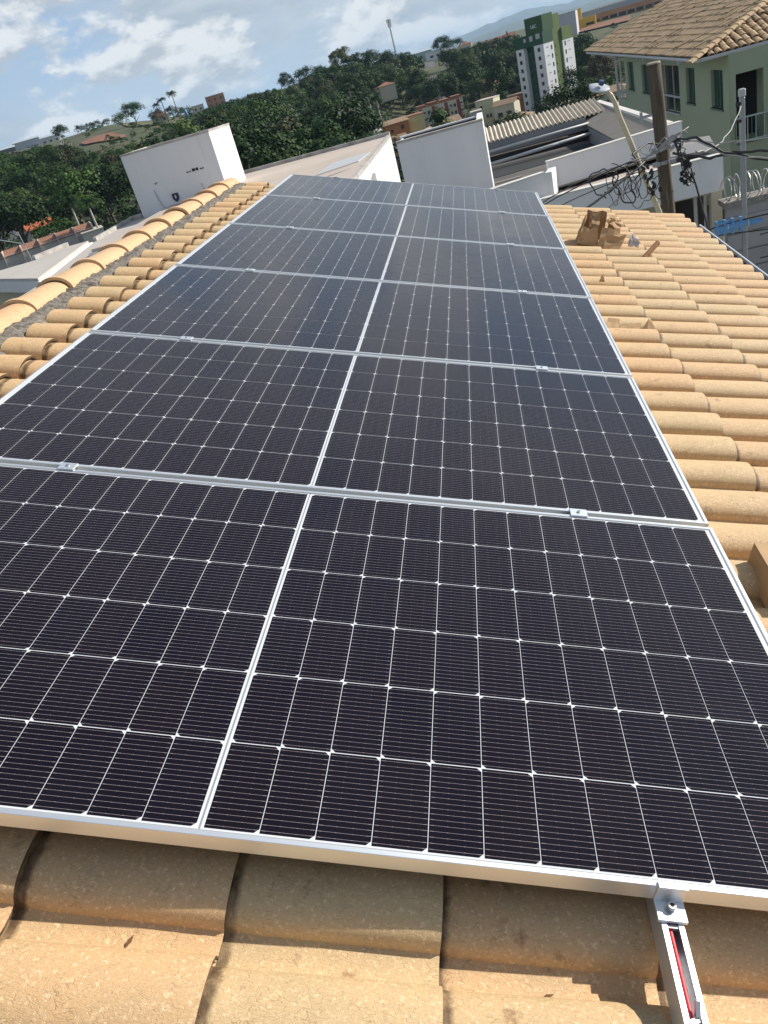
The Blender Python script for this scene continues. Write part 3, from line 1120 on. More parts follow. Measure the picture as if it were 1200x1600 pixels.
# ---- white building with parapets on the right
wb = thing('parapet_building', 'white building with stepped parapets and sunken grey corrugated roofs behind the utility pole', 'building', (4, 24, 0))
fl = MB()
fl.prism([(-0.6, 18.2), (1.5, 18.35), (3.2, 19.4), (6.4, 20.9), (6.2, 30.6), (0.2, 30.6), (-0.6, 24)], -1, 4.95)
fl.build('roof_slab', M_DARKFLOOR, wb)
b = MB()
wallbox(b, (-0.3, 17.7), (3.14, 19.22), .16, 5.02, 5.58)
wallbox(b, (3.14, 19.22), (3.30, 19.82), -.16, 5.02, 5.58)
b.build('low_parapet', M_WHITE, wb)
b = MB()
wallbox(b, (3.30, 19.84), (6.62, 20.80), .16, 5.10, 5.70)
wallbox(b, (6.46, 20.97), (6.20, 30.9), .16, 4.95, 5.70)
wallbox(b, (6.20, 30.9), (1.9, 30.75), .16, 4.95, 5.72)
b.build('high_parapet', M_WHITE, wb)
b = MB()
wallbox(b, (-0.3, 17.685), (3.15, 19.205), .19, 5.582, 5.61)
wallbox(b, (3.29, 19.82), (6.64, 20.785), .19, 5.702, 5.73)
wallbox(b, (6.48, 20.99), (6.22, 30.92), .19, 5.702, 5.73)
b.build('coping', mat('light coping', (0.70, 0.68, 0.63), 0.85, var=(0.58, 0.55, 0.50), vscale=2), wb)
b = MB()
wallbox(b, (3.20, 20.35), (6.45, 21.3), .16, 2.0, 5.09)
b.prism([(3.25, 19.95), (6.55, 20.9), (6.45, 21.28), (3.2, 20.34)], 5.04, 5.095)
b.build('recessed_wall', M_CREAMW, wb)


def corrugated(P0, P1, down, n, amp, m, name, parent, t=0.02, per=8):
    """Corrugated sheet from edge P0-P1 sliding along vector down; n waves along the edge."""
    P0, P1, D = Vector(P0), Vector(P1), Vector(down)
    up = (P1 - P0).cross(D).normalized()
    if up.z < 0:
        up = -up
    rows = []
    for s in (0, 1):
        rows.append([tuple(P0 + (P1 - P0) * (i / (n * per)) + D * s + up * amp * math.cos(2 * math.pi * i / per)) for i in range(n * per + 1)])
    b = MB()
    b.loft(rows)
    o = len(b.v)
    vs = [tuple(Vector(p) - up * t) for p in b.v]
    fs = [q[::-1] for q in b.f]
    b.add(vs, fs)
    m_ = n * per + 1
    b.loft([rows[1], vs[m_:]])
    return b.build(name, m, parent)


corrugated((1.95, 30.45, 5.86), (5.95, 30.62, 5.86), (0.0, -2.5, -.22), 27, 0.034, M_FIBRO, 'corrugated_roof', wb)
corrugated((6.22, 30.4, 5.72), (6.42, 21.2, 5.66), (-1.05, 0.0, -.26), 50, 0.022, M_FIBRO2, 'corrugated_roof', wb)
b = MB()
wallbox(b, (1.95, 28.0), (5.3, 28.1), .08, 5.22, 5.60)
wallbox(b, (5.22, 27.0), (5.34, 21.3), .06, 4.96, 5.38)
b.build('fascia', M_GREYM, wb)
b = MB()
b.tube([(1.95, 27.4, 5.40), (5.3, 27.5, 5.46)], .04, 8)
b.tube([(1.95, 26.5, 5.12), (5.35, 26.7, 5.26)], .05, 8)
b.tube([(1.95, 26.55, 5.16), (4.2, 26.6, 5.22)], .02, 8)
b.build('drain_pipe', M_FRAMEG, wb, smooth=True)
b = MB()
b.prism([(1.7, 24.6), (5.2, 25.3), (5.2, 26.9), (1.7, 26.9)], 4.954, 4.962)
b.build('shade_sheet', M_DARK, wb)  # black sheet on the floor, painted shade in front of the back roof
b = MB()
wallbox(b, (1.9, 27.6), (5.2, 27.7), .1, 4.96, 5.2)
b.build('shade_wall', M_DARK, wb)  # black colour stands in for the shaded void under the back roof
for k, (x, y, a, ln) in enumerate(((3.0, 21.2, 12, .9), (3.15, 21.6, 65, .55), (2.6, 20.8, 100, .4), (2.4, 23.6, 8, .8), (2.1, 22.9, 20, .5), (3.4, 20.6, 35, .6), (3.9, 23.4, 14, .35), (2.7, 22.2, 130, .3), (4.5, 24.4, 10, .4), (1.8, 21.6, 50, .25), (3.7, 22.0, 75, .25))):
    b = MB()
    M = T(x, y, 4.955) @ RZ(a)
    b.box((-ln / 2, -.03, 0), (ln / 2, .03, .035), M)
    tag(b.build('board_scrap', mat('pale scrap', (0.46, 0.42, 0.35), 0.9), loc=(x, y, 4.955)), 'scrap of pale board lying on the dark roof floor', 'board scrap', 'scraps on the sunken roof floor')

# ---- lower white block with the garage opening
lb = thing('garage_building', 'low white block with a garage opening below, directly behind the wooden pole', 'building', (5, 19.5, 0))
b = MB()
wallbox(b, (1.6, 18.85), (7.06, 19.0), .16, 4.30, 5.06)
wallbox(b, (6.9, 19.16), (6.98, 21.2), .16, 4.30, 5.06)
b.build('parapet', M_WHITE, lb)
b = MB()
b.prism([(1.6, 19.05), (6.88, 19.18), (6.78, 20.3), (1.6, 19.6)], 4.3, 5.0)
b.build('roof', M_SLAB, lb)
b = MB()
wallbox(b, (1.6, 18.83), (7.08, 18.98), .19, 5.062, 5.09)
b.build('coping', MATS['light coping'], lb)
b = MB()
wallbox(b, (1.6, 20.0), (5.75, 20.05), .2, -1, 4.298)
b.box((7.0, 19.9, -1), (7.25, 20.1, 4.298))
b.box((5.75, 20.0, 4.05), (7.0, 20.2, 4.298))
b.build('wall', M_CREAMW, lb)
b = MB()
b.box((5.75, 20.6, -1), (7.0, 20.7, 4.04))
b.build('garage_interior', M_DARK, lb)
b = MB()
b.box((6.62, 20.02, 2.8), (6.70, 20.08, 4.04))
b.box((6.86, 20.02, 2.8), (6.92, 20.08, 4.04))
b.build('door_frame', M_FRAMEG, lb)
b = MB()
b.prism([(5.9, 19.6), (7.0, 19.3), (7.35, 21.2), (6.8, 21.6)], 5.12, 5.18)
b.build('awning', mat('grey awning sheet', (0.22, 0.215, 0.21), 0.7), lb)

# ---- street wall with razor wire, metal pole
sw = thing('street_wall', 'grey plastered street wall of wide panels under the razor wire', 'wall', (9, 18.6, 0))
M_SW = mat('grey plaster panel', (0.40, 0.39, 0.385), 0.95, var=(0.33, 0.32, 0.315), vscale=1.3)
for k in range(5):
    b = MB()
    x0 = 6.95 + k * 1.02
    b.box((x0, 18.5, -0.5), (x0 + 1.0, 18.62, 4.0))
    b.build('panel', M_SW, sw)
    for q in range(9):
        b = MB()
        b.box((x0 + .02, 18.44, .2 + q * .4), (x0 + .98, 18.50, .56 + q * .4))
        b.build('slat', M_SW, sw)
b = MB()
b.box((6.9, 18.4, 4.002), (12.1, 18.95, 4.12))
b.build('coping', mat('rubble coping', (0.34, 0.31, 0.27), 1.0, var=(0.20, 0.18, 0.16), vscale=9, bump=1.0, bscale=20), sw)
b = MB()
for k in range(5):
    b.tube([(7.4, 17.6, 1.4 + k * .52), (12.0, 17.9, 1.5 + k * .52)], .014 if k != 2 else .03, 6)
for x in (7.85, 9.6):
    b.box((x - .025, 17.62, -.2), (x + .025, 17.67, 4.2))
tag(b.build('wire_fence', M_DARK), 'dark wire strands strung in front of the grey street wall', 'fence')
b = MB()
pts = []
for i in range(760):
    t = i / 759
    a = t * 2 * math.pi * 24
    rr = .24 + .03 * math.sin(9 * t)
    pts.append((6.95 + 3.4 * t + .05 * math.sin(a * .7), 18.66 + rr * math.cos(a), 4.36 - .10 * t + .03 * math.sin(11 * t) + rr * math.sin(a)))
b.tube(pts, .012, 5)
for i in range(0, 760, 5):
    p = Vector(pts[i])
    b.box((-.028, -.002, -.008), (.028, .002, .008), T(*p) @ Matrix.Rotation(i, 4, 'Y') @ RZ(i * 20))
tag(b.build('razor_wire', mat('galvanised wire', (0.55, 0.55, 0.54), 0.4, metal=0.7)), 'coil of razor wire along the top of the grey street wall', 'razor wire')
mp = thing('metal_post', 'thin galvanised metal service post with a cap and wires tied on, before the green house', 'post', (6.76, 16.5, 0))
b = MB()
M_GALV = mat('galvanised steel', (0.40, 0.41, 0.43), 0.5, metal=0.5, var=(0.33, 0.34, 0.36), vscale=6)
b.box((6.715, 16.455, -.2), (6.805, 16.545, 6.45))
b.build('shaft', M_GALV, mp, bevel=.012)
b = MB()
b.box((6.70, 16.44, 6.452), (6.82, 16.56, 6.60))
b.build('cap', M_FRAMEG, mp, bevel=.02)
for z in (6.35, 6.05):
    b = MB()
    b.box((6.63, 16.40, z - .03), (6.69, 16.46, z + .03))
    b.tube([(6.66, 16.38, z), (6.66, 16.30, z + .02)], .03, 8)
    b.build('insulator', M_DARK, mp)

# ---- green house
GN, GF = Vector((11.8, 35.4, 0)), Vector((11.0, 56.7, 0))
gh = thing('green_house', 'two storey pale green house with a weathered tiled roof and teal windows', 'house', (13, 42, 0))
M_GREEN = mat('pale green render', (0.36, 0.405, 0.28), 0.9, var=(0.33, 0.375, 0.255), vscale=0.8, detail=7)
GD = (GF - GN).normalized()
GOUT = Vector((-GD.y, GD.x, 0))
if GOUT.x > 0:
    GOUT = -GOUT


def gpt(s, z, o=0.0):
    p = GN + GD * s + GOUT * o
    return (p.x, p.y, z)


openings = [(0.75, 2.28, 3.68, 5.14), (4.6, 5.95, 3.70, 5.15), (7.1, 10.15, 3.13, 5.22), (13.0, 14.55, 3.80, 5.2), (16.5, 18.0, 3.84, 5.3)]
b = MB()
s0 = 0.0
L = (GF - GN).length
W_T = 0.25


def gwall(sa, sb, za, zb):
    b.add([gpt(sa, za), gpt(sb, za), gpt(sb, zb), gpt(sa, zb), gpt(sa, za, -W_T), gpt(sb, za, -W_T), gpt(sb, zb, -W_T), gpt(sa, zb, -W_T)],
          [(0, 1, 2, 3), (7, 6, 5, 4), (0, 4, 5, 1), (1, 5, 6, 2), (2, 6, 7, 3), (3, 7, 4, 0)])


ed = 0.0
for sa, sb, za, zb in openings:
    gwall(ed, sa, -1, 5.72)
    gwall(sa, sb, -1, za)
    gwall(sa, sb, zb, 5.72)
    ed = sb
gwall(ed, 18.8, -1, 5.72)
gwall(18.8, L, -1, 3.2)
b.box((11.84, 35.38, -1), (12.05, 35.62, 5.72))
b.box((12.05, 35.40, 4.93), (26.0, 35.62, 5.72))
b.box((13.1, 35.40, -1), (26.0, 35.62, 2.85))
b.box((13.1, 35.40, 2.85), (13.35, 35.62, 4.93))
b.box((12.05, 35.40, -1), (13.1, 35.62, 2.30))
b.box((11.9, 37.6, -1), (26, 37.8, 5.7))
b.build('wall', M_GREEN, gh)
for k, (sa, sb, za, zb) in enumerate(openings):
    f = MB()
    o = -0.14

    def quadbox(m, a, c, d, e, o0, o1):
        m.add([gpt(a, d, o0), gpt(c, d, o0), gpt(c, e, o0), gpt(a, e, o0), gpt(a, d, o1), gpt(c, d, o1), gpt(c, e, o1), gpt(a, e, o1)],
              [(0, 1, 2, 3), (7, 6, 5, 4), (0, 4, 5, 1), (1, 5, 6, 2), (2, 6, 7, 3), (3, 7, 4, 0)])
    quadbox(f, sa - .04, sb + .04, za - .07, za, .06, -.1)
    quadbox(f, sa + .002, sa + .05, za + .002, zb - .002, -.12, -.2)
    quadbox(f, sb - .05, sb - .002, za + .002, zb - .002, -.12, -.2)
    quadbox(f, (sa + sb) / 2 - .03, (sa + sb) / 2 + .03, za + .002, zb - .002, -.121, -.199)
    if k == 2:
        quadbox(f, sa + .06, sb - .06, 3.80, 3.88, -.02, -.10)
    w_ = f.build('window', mat('dark teal frame', (0.10, 0.15, 0.125), 0.5) if k != 2 else M_FRAMEG, gh)
    for (a, c) in ((sa + .05, (sa + sb) / 2 - .03), ((sa + sb) / 2 + .03, sb - .05)):
        p = MB()
        quadbox(p, a + .002, c - .002, za + .01, zb - .01, -.15, -.17)
        p.build('pane', M_TEAL if k != 2 else M_GLASS, w_)
b = MB()
b.box((11.95, 37.55, 2.3), (13.5, 37.59, 5.0))
b.build('porch_door', M_DARK, gh)
for nm, y, xs, zr in (('balcony_railing', 35.25, [11.95 + .16 * i for i in range(60)], (2.42, 3.30)),):
    rl = MB()
    rl.box((11.9, y - .03, zr[1]), (22, y + .03, zr[1] + .06))
    rl.box((11.9, y - .02, zr[0]), (22, y + .02, zr[0] + .05))
    ro = rl.build(nm, mat('pale green paint', (0.40, 0.48, 0.40), 0.5), gh)
    for i, x in enumerate(xs):
        q = MB()
        q.box((x - .016, y - .012, zr[0] + .05), (x + .016, y + .012, zr[1]))
        q.build('baluster', mat('teal paint', (0.02, 0.13, 0.10), 0.4) if i % 2 == 0 else MATS['pale green paint'], ro)
q = MB()
for s in (18.9, 19.5, 20.1, 20.7, 21.2):
    q.tube([gpt(s, 3.2), gpt(s, 3.95)], .025, 6)
for z in (3.45, 3.7, 3.95):
    q.tube([gpt(18.8, z), gpt(L, z)], .02, 6)
q.build('corner_railing', M_FRAMEG, gh)
q = MB()
q.tube([gpt(L - .1, 3.2), gpt(L - .1, 5.72)], .07, 8)
q.tube([gpt(20, 3.2), gpt(20, 5.72)], .05, 8)
q.build('corner_post', M_FRAMEG, gh)
M_ROOFT = mat('weathered clay tile', (0.47, 0.335, 0.195), 0.9, var=(0.37, 0.255, 0.145), vscale=1.3, detail=8, rand=0.22, stain=(0.07, 0.055, 0.045), sscale=1.6, sramp=(0.56, 0.68))
M_ROOFN = mat('newer clay tile', (0.46, 0.32, 0.175), 0.85, var=(0.36, 0.235, 0.125), vscale=2, rand=0.2)
EZ, SL = 5.80, 0.29
CR = Vector((10.75, 35.5, EZ))                              # near eave corner
b = MB()
b.add([(10.78, 67, EZ - .02), (10.78, 35.5, EZ - .02), (18.75, 43.5, EZ + 8 * SL - .02), (18.75, 71, EZ + 8 * SL - .02), (26.7, 35.5, EZ - .02)],
      [(0, 1, 2, 3), (1, 4, 2)])
b.add([(10.78, 67, EZ - .1), (10.78, 35.5, EZ - .1), (18.75, 43.5, EZ + 8 * SL - .1), (18.75, 71, EZ + 8 * SL - .1), (26.7, 35.5, EZ - .1)],
      [(3, 2, 1, 0), (2, 4, 1)])
b.build('roof_deck', M_DARK, gh)
b = MB()
b.tube([(10.70, 67, EZ - .05), (10.70, 35.42, EZ - .05), (26.7, 35.42, EZ - .05)], .07, 8)
b.build('gutter', mat('grey white gutter', (0.50, 0.50, 0.49), 0.6), gh)
for y in (38.5, 46, 55.5, 64):
    b = MB()
    b.box((10.6, y - .06, EZ - .22), (10.9, y + .06, EZ - .10))
    b.build('gutter_bracket', M_FRAMEG, gh)


def btile(L_, w, h):
    """One barrel tile, axis +x (downhill), 20 triangles."""
    b = MB()
    prof = [(w * math.cos(math.pi * k / 4), h * math.sin(math.pi * k / 4)) for k in range(5)]
    rows = [[(0, y * .86, z * .9) for y, z in prof], [(L_, y, z + .025) for y, z in prof], [(L_, y * .82, z * .75 + .01) for y, z in prof]]
    b.loft(rows)
    return b


BT = btile(.62, .135, .085)
BT_ME = BT.mesh('tile', M_ROOFT, smooth=False)
BTN_ME = BT.mesh('tile', M_ROOFN, smooth=False)
cand = []
ang = math.atan(SL)
for j in range(int(33 / .30)):
    y = 35.7 + j * .30
    for i in range(16):
        x1 = 10.78 + i * .52
        if y < 35.5 + (x1 - 10.75) + .1 or x1 > 18.4:
            continue
        d = math.hypot(x1 - EYE[0], y - EYE[1])
        cand.append((d, x1, y, 0))
for j in range(42):
    x = 11.2 + j * .30
    for i in range(18):
        y1 = 35.5 + i * .52
        if y1 > 35.5 + (x - 10.75) - .15 or y1 > 35.5 + (26.7 - x):
            continue
        cand.append((math.hypot(x - EYE[0], y1 - EYE[1]) + 2, x, y1, 1))
cand.sort()
rest = MB()
for k, (d, x, y, side) in enumerate(cand):
    jz, jr = random.uniform(-.012, .012), random.uniform(-2.5, 2.5)
    if random.random() < .10:
        jz += .045
    if side == 0:
        z = EZ + (x - 10.75) * SL + .035 + jz
        M = T(x, y, z) @ Matrix.Rotation(math.pi, 4, 'Z') @ Matrix.Rotation(ang, 4, 'Y') @ RZ(jr) @ T(-.54, 0, 0)
    else:
        z = EZ + (y - 35.5) * SL + .035 + jz
        M = T(x, y, z) @ RZ(-90) @ Matrix.Rotation(ang, 4, 'Y') @ RZ(jr) @ T(-.54, 0, 0)
    if k < 285:
        put('tile', BTN_ME if (side == 1 and random.random() < .6) else BT_ME, gh, M)
    else:
        rest.add([tuple(M @ Vector(p)) for p in BT.v], BT.f)
tag(rest.build('roof_tiles', M_ROOFT, gh), kind='stuff')
for k in range(26):
    t = k / 26
    p = CR + Vector((8 * t, 8 * t, 8 * SL * t + .10))
    put('hip_tile', BTN_ME, gh, T(*p) @ RZ(225) @ Matrix.Rotation(math.atan(SL / 1.414), 4, 'Y') @ Matrix.Scale(1.25, 4))

# ================================================================== POLE, LAMP, CABLES
M_WOOD = mat('weathered pole wood', (0.125, 0.095, 0.068), 0.95, var=(0.07, 0.053, 0.04), vscale=5, detail=9, aniso=(6, 6, .5), stain=(0.21, 0.175, 0.135), sscale=3, sramp=(0.55, 0.7), bump=0.6, bscale=22)
M_CABLE = mat('black cable sheath', (0.018, 0.018, 0.019), 0.55)
M_CABLEG = mat('grey cable sheath', (0.34, 0.33, 0.31), 0.6)
pole = thing('utility_pole', 'thick weathered wooden utility pole with the tangle of cables', 'utility pole', (4.17, 10.95, 0))
b = MB()
ax0, ax1 = Vector((4.34, 10.92, -.2)), Vector((4.085, 10.99, 7.80))
b.tube([ax0.lerp(ax1, t) + Vector((.008 * math.sin(9 * t), .008 * math.cos(7 * t), 0)) for t in np.linspace(0, 1, 22)], [.112 - .027 * t for t in np.linspace(0, 1, 22)], 18)
b.build('shaft', M_WOOD, pole, smooth=True)
b = MB()
b.tube([ax1 + Vector((0, 0, .002)), ax1 + Vector((0, 0, .022))], [.088, .080], 18)
b.build('top_cap', mat('bleached wood end', (0.36, 0.31, 0.25), 0.9), pole)
for z, rr in ((6.60, .1265), (6.78, .1255)):
    p = ax0.lerp(ax1, (z + .2) / 8.0)
    b = MB()
    b.tube([p - Vector((0, 0, .022)), p + Vector((0, 0, .022))], rr - .030, 18)
    b.box((p.x - .16, p.y - .15, z - .02), (p.x - .07, p.y - .07, z + .03))
    b.box((p.x + .07, p.y - .13, z - .02), (p.x + .14, p.y - .07, z + .03))
    b.build('band', M_GALV, pole)
b = MB()
p = ax0.lerp(ax1, .93)
b.box((p.x - .24, p.y - .03, 7.20), (p.x - .08, p.y + .01, 7.23))
b.box((p.x - .235, p.y - .035, 7.16), (p.x - .205, p.y + .015, 7.28))
b.build('side_bracket', M_GALV, pole)

lamp = thing('street_lamp', 'street lamp with a pale slanting tube arm and small white head beside the wooden pole', 'street lamp', (3.95, 10.35, 0))
b = MB()
arm = [(3.94, 10.33, 5.2), (3.90, 10.32, 6.10), (3.72, 10.33, 6.68), (3.60, 10.34, 7.08), (3.51, 10.345, 7.36), (3.47, 10.35, 7.53), (3.43, 10.35, 7.63), (3.38, 10.345, 7.69)]
b.tube(arm, [.036, .036, .035, .034, .033, .031, .029, .027], 10)
b.build('arm', mat('cream lamp paint', (0.55, 0.49, 0.34), 0.5, var=(0.46, 0.40, 0.27), vscale=6), lamp, smooth=True)
b = MB()
hd = [(-.125, .060, .010), (-.11, .085, .020), (-.03, .105, .026), (.06, .095, .026), (.115, .05, .024)]
rows = []
for x, w_, h_ in hd:
    rows.append([(x, w_ * math.cos(2 * math.pi * k / 12), h_ * math.sin(2 * math.pi * k / 12)) for k in range(12)])
b.loft(rows, close=True)
b.add(rows[0], [tuple(range(12))]).add(rows[-1], [tuple(range(11, -1, -1))])
HM = T(3.30, 10.33, 7.745) @ RZ(8) @ Matrix.Rotation(R(16), 4, 'Y') @ Matrix.Rotation(R(28), 4, 'X')
b.v = [tuple(HM @ Vector(p)) for p in b.v]
b.build('head', mat('lamp head white', (0.48, 0.50, 0.53), 0.35), lamp, smooth=True)
b = MB()
b.tube([HM @ Vector((.0, -.01, .052)), HM @ Vector((.0, -.01, .10))], [.035, .028], 10)
b.build('photocell', mat('dark blue plastic', (0.02, 0.06, 0.16), 0.4), lamp)


def sag(p, q, s, n=14, wob=0.0):
    p, q = Vector(p), Vector(q)
    return [p.lerp(q, t) + Vector((random.uniform(-wob, wob), random.uniform(-wob, wob), -4 * s * t * (1 - t) + random.uniform(-wob, wob))) for t in np.linspace(0, 1, n)]


def cable(pts, r, label, m=M_CABLE, group='cables strung to the wooden pole', name='cable'):
    b = MB()
    b.tube(pts, r, 6)
    return tag(b.build(name, m, smooth=True), label, 'cable', group)


# bundles running from the hub by the lamp arm down to the left over the roof edge
hub = Vector((3.66, 10.05, 6.80))
for i, e in enumerate(((2.33, 9.51, 6.60), (2.54, 9.49, 6.69), (2.79, 9.47, 6.54), (3.06, 9.44, 6.52), (2.40, 9.5, 6.62))):
    e = hub.lerp(Vector(e), 1.5)
    cable(sag(hub + Vector((.03 * i, .03 * i, .04 * (2 - i))), e, (-.06, -.10, .03, .05, -.02)[i], wob=.006), (.008, .007, .016, .009, .007)[i],
          ('thin black cable running left from the lamp arm, uppermost of the strands', 'thin black cable running left from the lamp arm under the uppermost strand', 'thickest black cable running left from the lamp arm to the roof edge', 'short black cable dropping steeply from the lamp arm to the roof edge', 'thin slack black cable running left beside the thickest strand')[i], group='cables running left from the lamp arm')
cable([hub + Vector((-.02, 0, .0)), (3.60, 10.2, 6.92), (3.85, 10.5, 6.96), (4.08, 10.72, 6.86)], .012, 'black cable joining the lamp arm tangle to the pole band', group='service cables')
# strands to the right, passing the metal post
for i, (pts, r, m) in enumerate((([(4.2, 10.6, 6.90), (4.32, 9.95, 6.96), (4.59, 9.84, 6.74), (5.06, 9.70, 6.55), (6.4, 9.3, 6.10), (8.6, 8.7, 5.6)], .017, M_CABLE),
                                 ([(4.2, 10.6, 6.88), (4.33, 9.92, 6.92), (4.60, 9.82, 6.71), (5.06, 9.68, 6.57), (6.4, 9.25, 6.16), (8.6, 8.6, 5.7)], .009, M_CABLEG),
                                 ([(4.2, 10.7, 6.72), (4.45, 9.90, 6.70), (4.70, 9.82, 6.71), (5.06, 9.70, 6.66), (6.4, 9.3, 6.45), (8.6, 8.7, 6.2)], .017, M_CABLE),
                                 ([(4.25, 10.6, 6.90), (4.59, 9.86, 6.84), (5.06, 9.70, 6.80), (6.4, 9.3, 6.7), (8.6, 8.7, 6.6)], .008, M_CABLEG))):
    fine = []
    for k in range(len(pts) - 1):
        p, q = Vector(pts[k]), Vector(pts[k + 1])
        for t in (0, .25, .5, .75):
            fine.append(p.lerp(q, t) + Vector((0, 0, .008 * math.sin(9 * (k + t) + i))))
    fine.append(Vector(pts[-1]))
    cable(fine, r, ('thick black cable falling to the right from the pole, upper of the two', 'grey strand twisted along the upper thick black cable', 'thick black cable running right from the pole, lower of the two', 'thin pale strand above the two thick black cables')[i],
          m, group='strands running right from the pole')
cable(sag((4.30, 10.0, 6.80), (6.72, 16.40, 6.30), .22, 20, .014), .009, 'pale kinked cable rising to the metal service post', M_CABLEG, group=None)
cable(sag((4.28, 10.13, 6.60), (4.50, 9.95, 5.4), -.02, 12, .008), .012, 'black cable dropping from the clamps towards the gutter', group='service cables')
# loops and clamps
rr = random.Random(5)
loops = [(3.21, 10.12, 6.64), (3.32, 10.11, 6.54), (3.45, 10.08, 6.55), (3.52, 10.08, 6.53), (3.58, 10.06, 6.60), (3.63, 10.06, 6.47), (3.75, 10.04, 6.53), (3.83, 10.01, 6.45), (3.40, 10.1, 6.62)]
for i, c in enumerate(loops):
    c = Vector(c) + Vector((0, .05, .03))
    ra, rb_ = rr.uniform(.07, .19), rr.uniform(.11, .21)
    ph, tl = rr.uniform(0, 6), rr.uniform(-.6, .2)
    turns = rr.uniform(.7, 1.1)
    pts = []
    for k in range(30):
        t = ph + 2 * math.pi * turns * k / 29
        wv = 1 + .22 * math.sin(2.3 * t + i) + .12 * math.sin(5.1 * t + 2 * i)
        pts.append(c + Vector((ra * wv * math.cos(t), .06 * math.sin(t * 1.5 + i), rb_ * wv * math.sin(t) + tl * ra * math.cos(t))))
    cable(pts, rr.choice((.005, .006, .009)), 'black cable loop hanging in the tangle beside the lamp arm', group='cable loops beside the lamp arm')
for i in range(6):
    pts = [Vector((4.16 + rr.uniform(-.02, .05), 10.5, 6.90))]
    for k in range(1, 9):
        t = k / 8
        pts.append(Vector((4.17 + .16 * t * rr.uniform(.3, 1.0) + .04 * math.sin(9 * t + i), 10.25 + rr.uniform(-.03, .03), 6.90 - .48 * t ** 1.3 + .06 * math.sin(6 * t + i))))
    cable(pts, rr.choice((.006, .009)), 'black cable tail hanging with clamps right of the wooden pole', group='cable tails right of the pole')
for i in range(8):
    a0 = rr.uniform(0, 6.28)
    pts = [Vector((3.75 + .12 * math.cos(a0 + .6 * k) + .075 * k, 10.55 + .04 * math.sin(k), 6.84 + .09 * math.sin(a0 + .9 * k) + .012 * k)) for k in range(8)]
    cable(pts, .007, 'grey wire looping round the pole at the clamps', M_CABLEG, group='grey wires wrapped at the pole')
for i in range(24):
    if i < 12:
        p = Vector((3.70 + .012 * i + rr.uniform(-.06, .06), 10.05 + rr.uniform(-.03, .03), 6.74 - .028 * i + rr.uniform(-.05, .05)))
    else:
        p = Vector((4.16 + rr.uniform(0, .15), 10.2 + rr.uniform(-.03, .03), 6.42 + rr.uniform(-.06, .26)))
    b = MB()
    M = T(*p) @ RZ(rr.uniform(0, 360)) @ Matrix.Rotation(rr.uniform(-.8, .8), 4, 'X')
    b.box((-.019, -.016, -.026), (.019, .016, .026), M)
    b.tube([M @ Vector((0, 0, -.038)), M @ Vector((0, 0, .038))], .010, 6)
    b.tube([M @ Vector((-.026, 0, .010)), M @ Vector((.026, 0, .010))], .008, 6)
    tag(b.build('cable_clamp', M_CABLE, loc=p), 'small black cable clamp in the tangle beside the lamp arm' if i < 12 else 'small black cable clamp hanging right of the wooden pole', 'cable clamp',
        'clamps in the cable tangle' if i < 12 else 'clamps right of the pole')
# blue wrapped bundle lashed along the lower strand
bl = thing('cable_guard', 'bright blue cable guard lashed along the low cable by the gutter', 'cable guard', (4.7, 10.25, 5.72))
M_BLUE = mat('blue plastic', (0.08, 0.23, 0.46), 0.45, var=(0.13, 0.32, 0.56), vscale=9)
b = MB()
P0, P1 = Vector((4.46, 9.88, 5.83)), Vector((5.00, 9.73, 5.86))
dv = (P1 - P0)
for oz, oy, ta, tb, h_ in ((0, 0, .0, 1.0, .040), (.080, .01, .04, .45, .024), (-.050, -.02, .1, .5, .024)):
    a, c = P0 + dv * ta + Vector((0, oy, oz)), P0 + dv * tb + Vector((0, oy, oz * .5))
    b.tube([a, a.lerp(c, .5) + Vector((0, 0, .008)), c], [h_, h_ * 1.2, h_ * .8], 6)
b.build('body', M_BLUE, bl)
for t in (.05, .22, .38, .55):
    b = MB()
    a = P0 + dv * t
    b.box((a.x - .012, a.y - .03, a.z - .085), (a.x + .016, a.y + .03, a.z + .10))
    b.build('rib', M_BLUE, bl)
for t in (.3, .72):
    b = MB()
    a = P0 + dv * t
    b.tube([a + dv * -.012, a + dv * .012], .047, 10)
    b.build('tie', M_FRAMEG, bl)
cable([(4.1, 10.05, 5.74), (4.46, 9.87, 5.86), (4.75, 9.79, 5.90), (5.0, 9.72, 5.92), (6.2, 9.4, 6.0), (8.4, 8.8, 6.1)], .010, 'black cable that carries the blue guard past the gutter', group='low cables past the gutter')
cable(sag((4.25, 10.4, 5.66), (8.4, 8.7, 5.70), .03, 24, .005), .009, 'lowest black strand crossing before the grey street wall', group='low cables past the gutter')
cable(sag((4.9, 10.0, 5.05), (8.4, 8.6, 5.35), .02, 20, .004), .014, 'black strand low over the street beyond the gutter', group='low cables past the gutter')

# ================================================================== THINGS LYING ON THE ROOF
M_CARD = mat('brown cardboard', (0.44, 0.29, 0.155), 0.9, var=(0.38, 0.24, 0.12), vscale=7, detail=6, aniso=(1, 1, 1), stain=(0.30, 0.18, 0.09), sscale=6, sramp=(0.62, 0.75))
M_CARDI = mat('cardboard inside', (0.36, 0.23, 0.12), 0.95, var=(0.30, 0.19, 0.095), vscale=9)
cbx = thing('cardboard_box', 'torn open cardboard box lying on the tiles near the far end of the roof', 'cardboard box', ROOF @ T(2.62, 5.28, -.09), None)
CB = ROOF @ T(2.62, 5.28, -.09) @ Matrix.Diagonal((1, 1, .74, 1))


